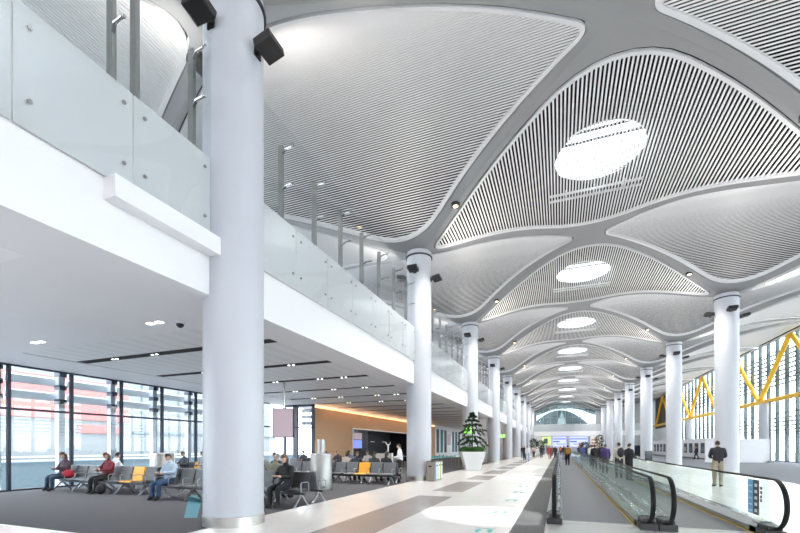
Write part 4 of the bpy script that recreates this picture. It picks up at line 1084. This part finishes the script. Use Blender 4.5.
# ------------------------------------------------------------------ bin, planter, barriers, signs
t = thing('recycling_bin', 'taupe recycling bin with striped side standing by the second column', 'bin', (-5.6, 18.95, 0), kind='thing')
a = MB(); a.box(-.22, .22, -.66, .66, .03, .92); a.box(-.20, .20, -.64, .64, 0, .03); a.build('body', M['bin'], t, bevel=.015)
for i in range(3):
    cc = ((.10, .30, .50), (.60, .66, .60), (.55, .55, .12))[i]
    a = MB(); a.box(.221, .228, -.60 + i * .42, -.60 + i * .42 + .14, .08, .88); a.build('colour_strip', mat('bin_colour_%d' % i, cc, .5), t)
    a = MB(); a.box(.221, .226, -.44 + i * .42, -.44 + i * .42 + .20, .08, .88); a.build('door', M['white'], t)
    a = MB(); a.box(.227, .230, -.42 + i * .42, -.42 + i * .42 + .16, .70, .76); a.build('slot', M['black'], t)
a = MB(); a.box(-.10, .06, -.667, -.66, .66, .73); a.build('opening', M['black'], t)
a = MB(); a.box(-.22, .22, -.66, .66, .92, .945); a.build('lid', M['darkmetal'], t)
# planter with tiered pine
PX, PY = -5.65, 28.3
t = thing('planter', 'large white tapered planter with clipped hedge plants and a tiered pine', 'planter', (PX, PY, 0), .35, kind='thing')
def tap(b_, t_, z0, z1, m, name, mb=None):
    a = MB(); a.add([(-b_, -b_, z0), (b_, -b_, z0), (b_, b_, z0), (-b_, b_, z0), (-t_, -t_, z1), (t_, -t_, z1), (t_, t_, z1), (-t_, t_, z1)], [(0, 3, 2, 1), (4, 5, 6, 7), (0, 1, 5, 4), (1, 2, 6, 5), (2, 3, 7, 6), (3, 0, 4, 7)])
    return a.build(name, m, t, bevel=.05)
tap(.46, .84, 0, 1.28, M['white'], 'pot')
a = MB(); a.box(-.79, .79, -.79, .79, 1.26, 1.30); a.build('soil', M['soil'], t)
def leafcard(a, c, d, L, w_):
    d = d.normalized(); s = d.cross(Vector((random.uniform(-1, 1), random.uniform(-1, 1), random.uniform(-.3, 1)))).normalized() * w_
    a.add([c - s * .4, c + d * L * .5 - s, c + d * L, c + d * L * .5 + s, c + s * .4], [(0, 1, 2, 3, 4)])
a = MB(); rr = random.Random(3)
for i in range(800):
    c = Vector((rr.uniform(-.8, .8), rr.uniform(-.8, .8), 1.28 + rr.uniform(0, .26))); leafcard(a, c, Vector((rr.uniform(-1, 1), rr.uniform(-1, 1), rr.uniform(.2, 1.4))), rr.uniform(.10, .19), .03)
a.build('hedge_foliage', M['leaf2'], t)
a = MB(); a.tube([(0, 0, 1.25), (.01, 0, 2.4), (0, .01, 3.3), (0, 0, 3.95)], [.045, .036, .022, .008], 8); a.build('trunk', M['bark'], t, smooth=60)
for i, (z, R0, cnt) in enumerate(((2.0, .85, 7), (2.3, 1.15, 8), (2.75, 1.0, 8), (3.12, .72, 7), (3.46, .48, 6), (3.72, .28, 5), (3.9, .14, 4))):
    for k in range(cnt):
        az = 2 * pi * (k + .37 * i) / cnt + rr.uniform(-.2, .2); R1 = R0 * rr.uniform(.8, 1.1); dr = rr.uniform(.30, .60) if i < 2 else rr.uniform(.05, .40)
        a = MB(); pts = [Vector((R1 * f * cos(az), R1 * f * sin(az), z + .28 * R1 * f - (.28 + dr) * R1 * f * f)) for f in (0, .3, .6, .85, 1)]
        a.tube(pts, [.02, .018, .015, .011, .006], 6)
        for f in range(60):
            u = rr.uniform(.12, 1); kx = min(3, int(u * 4)); p = pts[kx].lerp(pts[kx + 1], u * 4 - kx)
            d = (pts[kx + 1] - pts[kx]).normalized(); v = Vector((rr.gauss(0, 1), rr.gauss(0, 1), rr.gauss(0, 1))); v -= d * v.dot(d)
            leafcard(a, p, v.normalized() + d * rr.uniform(.3, 1.1), rr.uniform(.10, .19) * (1.15 - .5 * u), .03)
        a.build('branch', M['leaf'], t)
# hanging screen
t = thing('hanging_screen', 'flight screen hung from the ceiling on a steel pole before the wood wall', 'screen', (-12.0, 15.85, 2.05), .25, kind='thing')
a = MB(); a.box(-.50, .50, -.05, .02, 0, 1.35); a.build('housing', M['darkmetal'], t, bevel=.01)
a = MB(); a.box(-.47, .47, -.058, -.05, .03, 1.32); a.build('display', M['sgn_pink'], t)
a = MB(); a.box(-.46, .46, .10, .16, 0, 1.3); a.build('rear_display', M['black'], t)
a = MB(); a.tube([(0, .06, 1.2), (0, .06, ZS + .06 - 2.05)], .06, 12); a.build('pole', M['steel2'], t, smooth=50)
# belt barriers
def belts(x, ys_, label):
    t = thing('belt_barrier', label, 'queue barrier', (x, ys_[0], 0), kind='thing')
    for y_ in ys_:
        a = MB(); a.lathe([(.15, 0), (.15, .02), (.03, .03), (.03, .95), (.035, .96), (.02, 1.0)], (0, y_ - ys_[0]), 14); a.build('post', M['steel2'], t, smooth=40)
    for i in range(len(ys_) - 1):
        a = MB(); a.box(-.004, .004, ys_[i] - ys_[0] + .03, ys_[i + 1] - ys_[0] - .03, .85, .93); a.build('belt', M['teal'], t)
belts(-7.6, [25.3 + 1.2 * i for i in range(7)], 'row of posts with teal belt behind the pine planter')
belts(-8.6, [25.6 + 1.2 * i for i in range(6)], 'second row of posts with teal belt, further under the balcony')
belts(-11.0, [24.5 + 1.5 * i for i in range(5)], 'posts with teal belt in front of the dark shop opening')
# desk with beige front and sign pole
t = thing('gate_desk', 'gate desk with beige front beyond the benches', 'desk', (-8.25, 19.0, 0), kind='thing')
a = MB(); a.box(-.47, .42, -.05, .05, .05, 1.28); a.build('front', M['beige'], t); a = MB(); a.box(-.5, .5, .05, .55, 1.0, 1.04); a.build('worktop', M['darkmetal'], t)
a = MB(); a.box(.42, .47, -.06, .05, .6, 1.30); a.build('white_edge', M['white'], t); a = MB(); a.box(-.47, -.42, .05, .5, 0, 1.0); a.build('side_panel', M['beige'], t)  # narrow white strip closing one end of the beige front
a = MB(); a.box(.42, .47, .05, .5, 0, 1.0); a.build('side_panel', M['darkmetal'], t)
t = thing('sign_pole', 'pale pole with a forked top by the gate desk', 'pole', (-8.63, 20.4, 0), kind='thing')
a = MB(); a.tube([(0, 0, .02), (0, 0, 1.72)], .035, 10); a.build('pole', M['white'], t); a = MB(); a.lathe([(.2, 0), (.2, .02)], seg=16); a.build('foot', M['steel2'], t)
a = MB(); a.tube([(-.13, 0, 1.86), (-.10, 0, 1.75), (0, 0, 1.72), (.10, 0, 1.75), (.13, 0, 1.86)], .022, 8); a.build('fork', M['white'], t)
# exit signs hung from the soffit edge
for (x, y, zt_, lb, wd) in ((-6.25, 30.0, 2.98, 'green lit exit sign hung over the pine planter', .62), (-5.75, 45.0, 2.95, 'small green lit exit sign further along the balcony row', .6)):
    t = thing('exit_sign', lb, 'exit sign', (x, y, zt_ - .34))
    a = MB(); a.box(-wd / 2, wd / 2, -.03, .03, 0, .34); a.build('box', M['sgn_green'], t)
    a = MB(); u = .1
    a.sphere((-.10, -.034, .25), (.028, .004, .028), 8, 6); a.bar((-.10, -.034, .22), (-.07, -.034, .14), .05, .008, up=(0, 1, 0)); a.bar((-.08, -.034, .14), (-.15, -.034, .06), .028, .008, up=(0, 1, 0)); a.bar((-.08, -.034, .14), (-.02, -.034, .07), .028, .008, up=(0, 1, 0))
    a.bar((.06, -.034, .17), (.22, -.034, .17), .03, .008, up=(0, 1, 0)); a.bar((.15, -.034, .24), (.23, -.034, .17), .03, .008, up=(0, 1, 0)); a.bar((.15, -.034, .10), (.23, -.034, .17), .03, .008, up=(0, 1, 0))
    a.build('pictogram_print', M['sgn_white'], t)
    a = MB(); a.tube([(-.2, 0, .34), (-.2, 0, ZS - zt_ + .34)], .012, 6); a.build('hanger', M['steel2'], t); a = MB(); a.tube([(.2, 0, .34), (.2, 0, ZS - zt_ + .34)], .012, 6); a.build('hanger', M['steel2'], t)
    a = MB(); a.box(-.35, .35, -.02, .02, ZS - zt_ + .33, ZS - zt_ + .36); a.build('rail', M['steel2'], t)
# partition, picture wall, displays on the truss side
slab('white_partition', 'long white partition behind the second column of the opposite row', 'partition', 14.3, 19.7, 51.9, 52.1, 0, 2.42, M['screenwall'], [('end_post', (19.7, 19.8, 51.85, 52.15, 0, 6.2), M['post']), ('foot', (19.5, 19.95, 51.6, 52.4, 0, .2), M['post'])])
t = thing('picture_wall', 'white wall hung with a row of dark framed pictures', 'display wall', (18.0, 62.0, 0), kind='thing')
a = MB(); a.box(0, .2, 0, 36, 0, 2.75); a.build('wall_face', M['screenwall'], t)
a = MB(); a.box(-.012, 0, 0, 36, 0, .12); a.build('skirting', M['darkmetal'], t)
for i in range(13):
    a = MB(); y_ = .9 + i * 2.7; a.box(-.05, 0, y_, y_ + 1.5, .75, 2.15); fr = a.build('picture', M['dark'], t)
    a = MB(); a.box(-.056, -.05, y_ + .2, y_ + 1.3, .95, 1.6); a.build('print', M['extblue'] if i % 2 else M['beige'], fr)
for (x, y, h, wd, lb) in ((9.2, 52.4, 1.15, .75, 'low dark display panel before the third column of the opposite row'), (12.0, 77.9, 1.9, 1.5, 'tall dark display panel between the further opposite columns')):
    t = thing('display_panel', lb, 'display', (x, y, 0), .3, kind='thing')
    a = MB(); a.box(-wd / 2, wd / 2, -.06, .06, .08, h); a.build('casing', M['dark'], t); a = MB(); a.box(-wd / 2 + .06, wd / 2 - .06, -.066, -.06, .2, h - .08); a.build('screen', M['darkglass'], t)
    a = MB(); a.box(-wd / 2 - .05, wd / 2 + .05, -.2, .2, 0, .08); a.build('foot', M['steel2'], t)
# dark indoor trees near the bridge
for i, (x, y, h) in enumerate(((-4.9, 88, 3.4), (-3.9, 96, 3.2), (4.4, 84, 2.6), (8.0, 98, 4.4))):
    t = thing('potted_tree', ('dark leafy potted tree by the balcony columns', 'dark leafy potted tree near the lime sign', 'low leafy potted tree past the walkway end', 'tall dark potted tree by the reddish shelves')[i], 'potted tree', (x, y, 0))
    a = MB(); a.lathe([(.3, 0), (.4, .6), (.36, .6), (.34, .55)], seg=16); a.build('pot', M['white'], t, smooth=40)
    a = MB(); a.tube([(0, 0, .5), (.03, 0, h * .7)], .05, 8); a.build('trunk', M['bark'], t)
    a = MB(); r3 = random.Random(i)
    for k in range(260):
        v = Vector((r3.gauss(0, 1), r3.gauss(0, 1), r3.gauss(0, 1))).normalized() * r3.uniform(.4, 1); c = Vector((v.x * .85, v.y * .85, h * .68 + v.z * h * .3)); leafcard(a, c, v, .28, .08)
    a.build('foliage', M['leaf'], t)
# violet sign seen through the balcony glass
t = thing('wall_screen', 'violet lit screen band upstairs behind the balcony glass', 'screen', (-11.5, 40, 8.6), kind='thing')
a = MB(); a.box(-.05, .05, -4, 4, 0, .55); a.build('screen', M['purple'], t); a = MB(); a.box(-.12, .12, -4.05, -3.9, -2.85, .55); a.box(-.12, .12, 3.9, 4.05, -2.85, .55); a.build('post', M['post'], t)
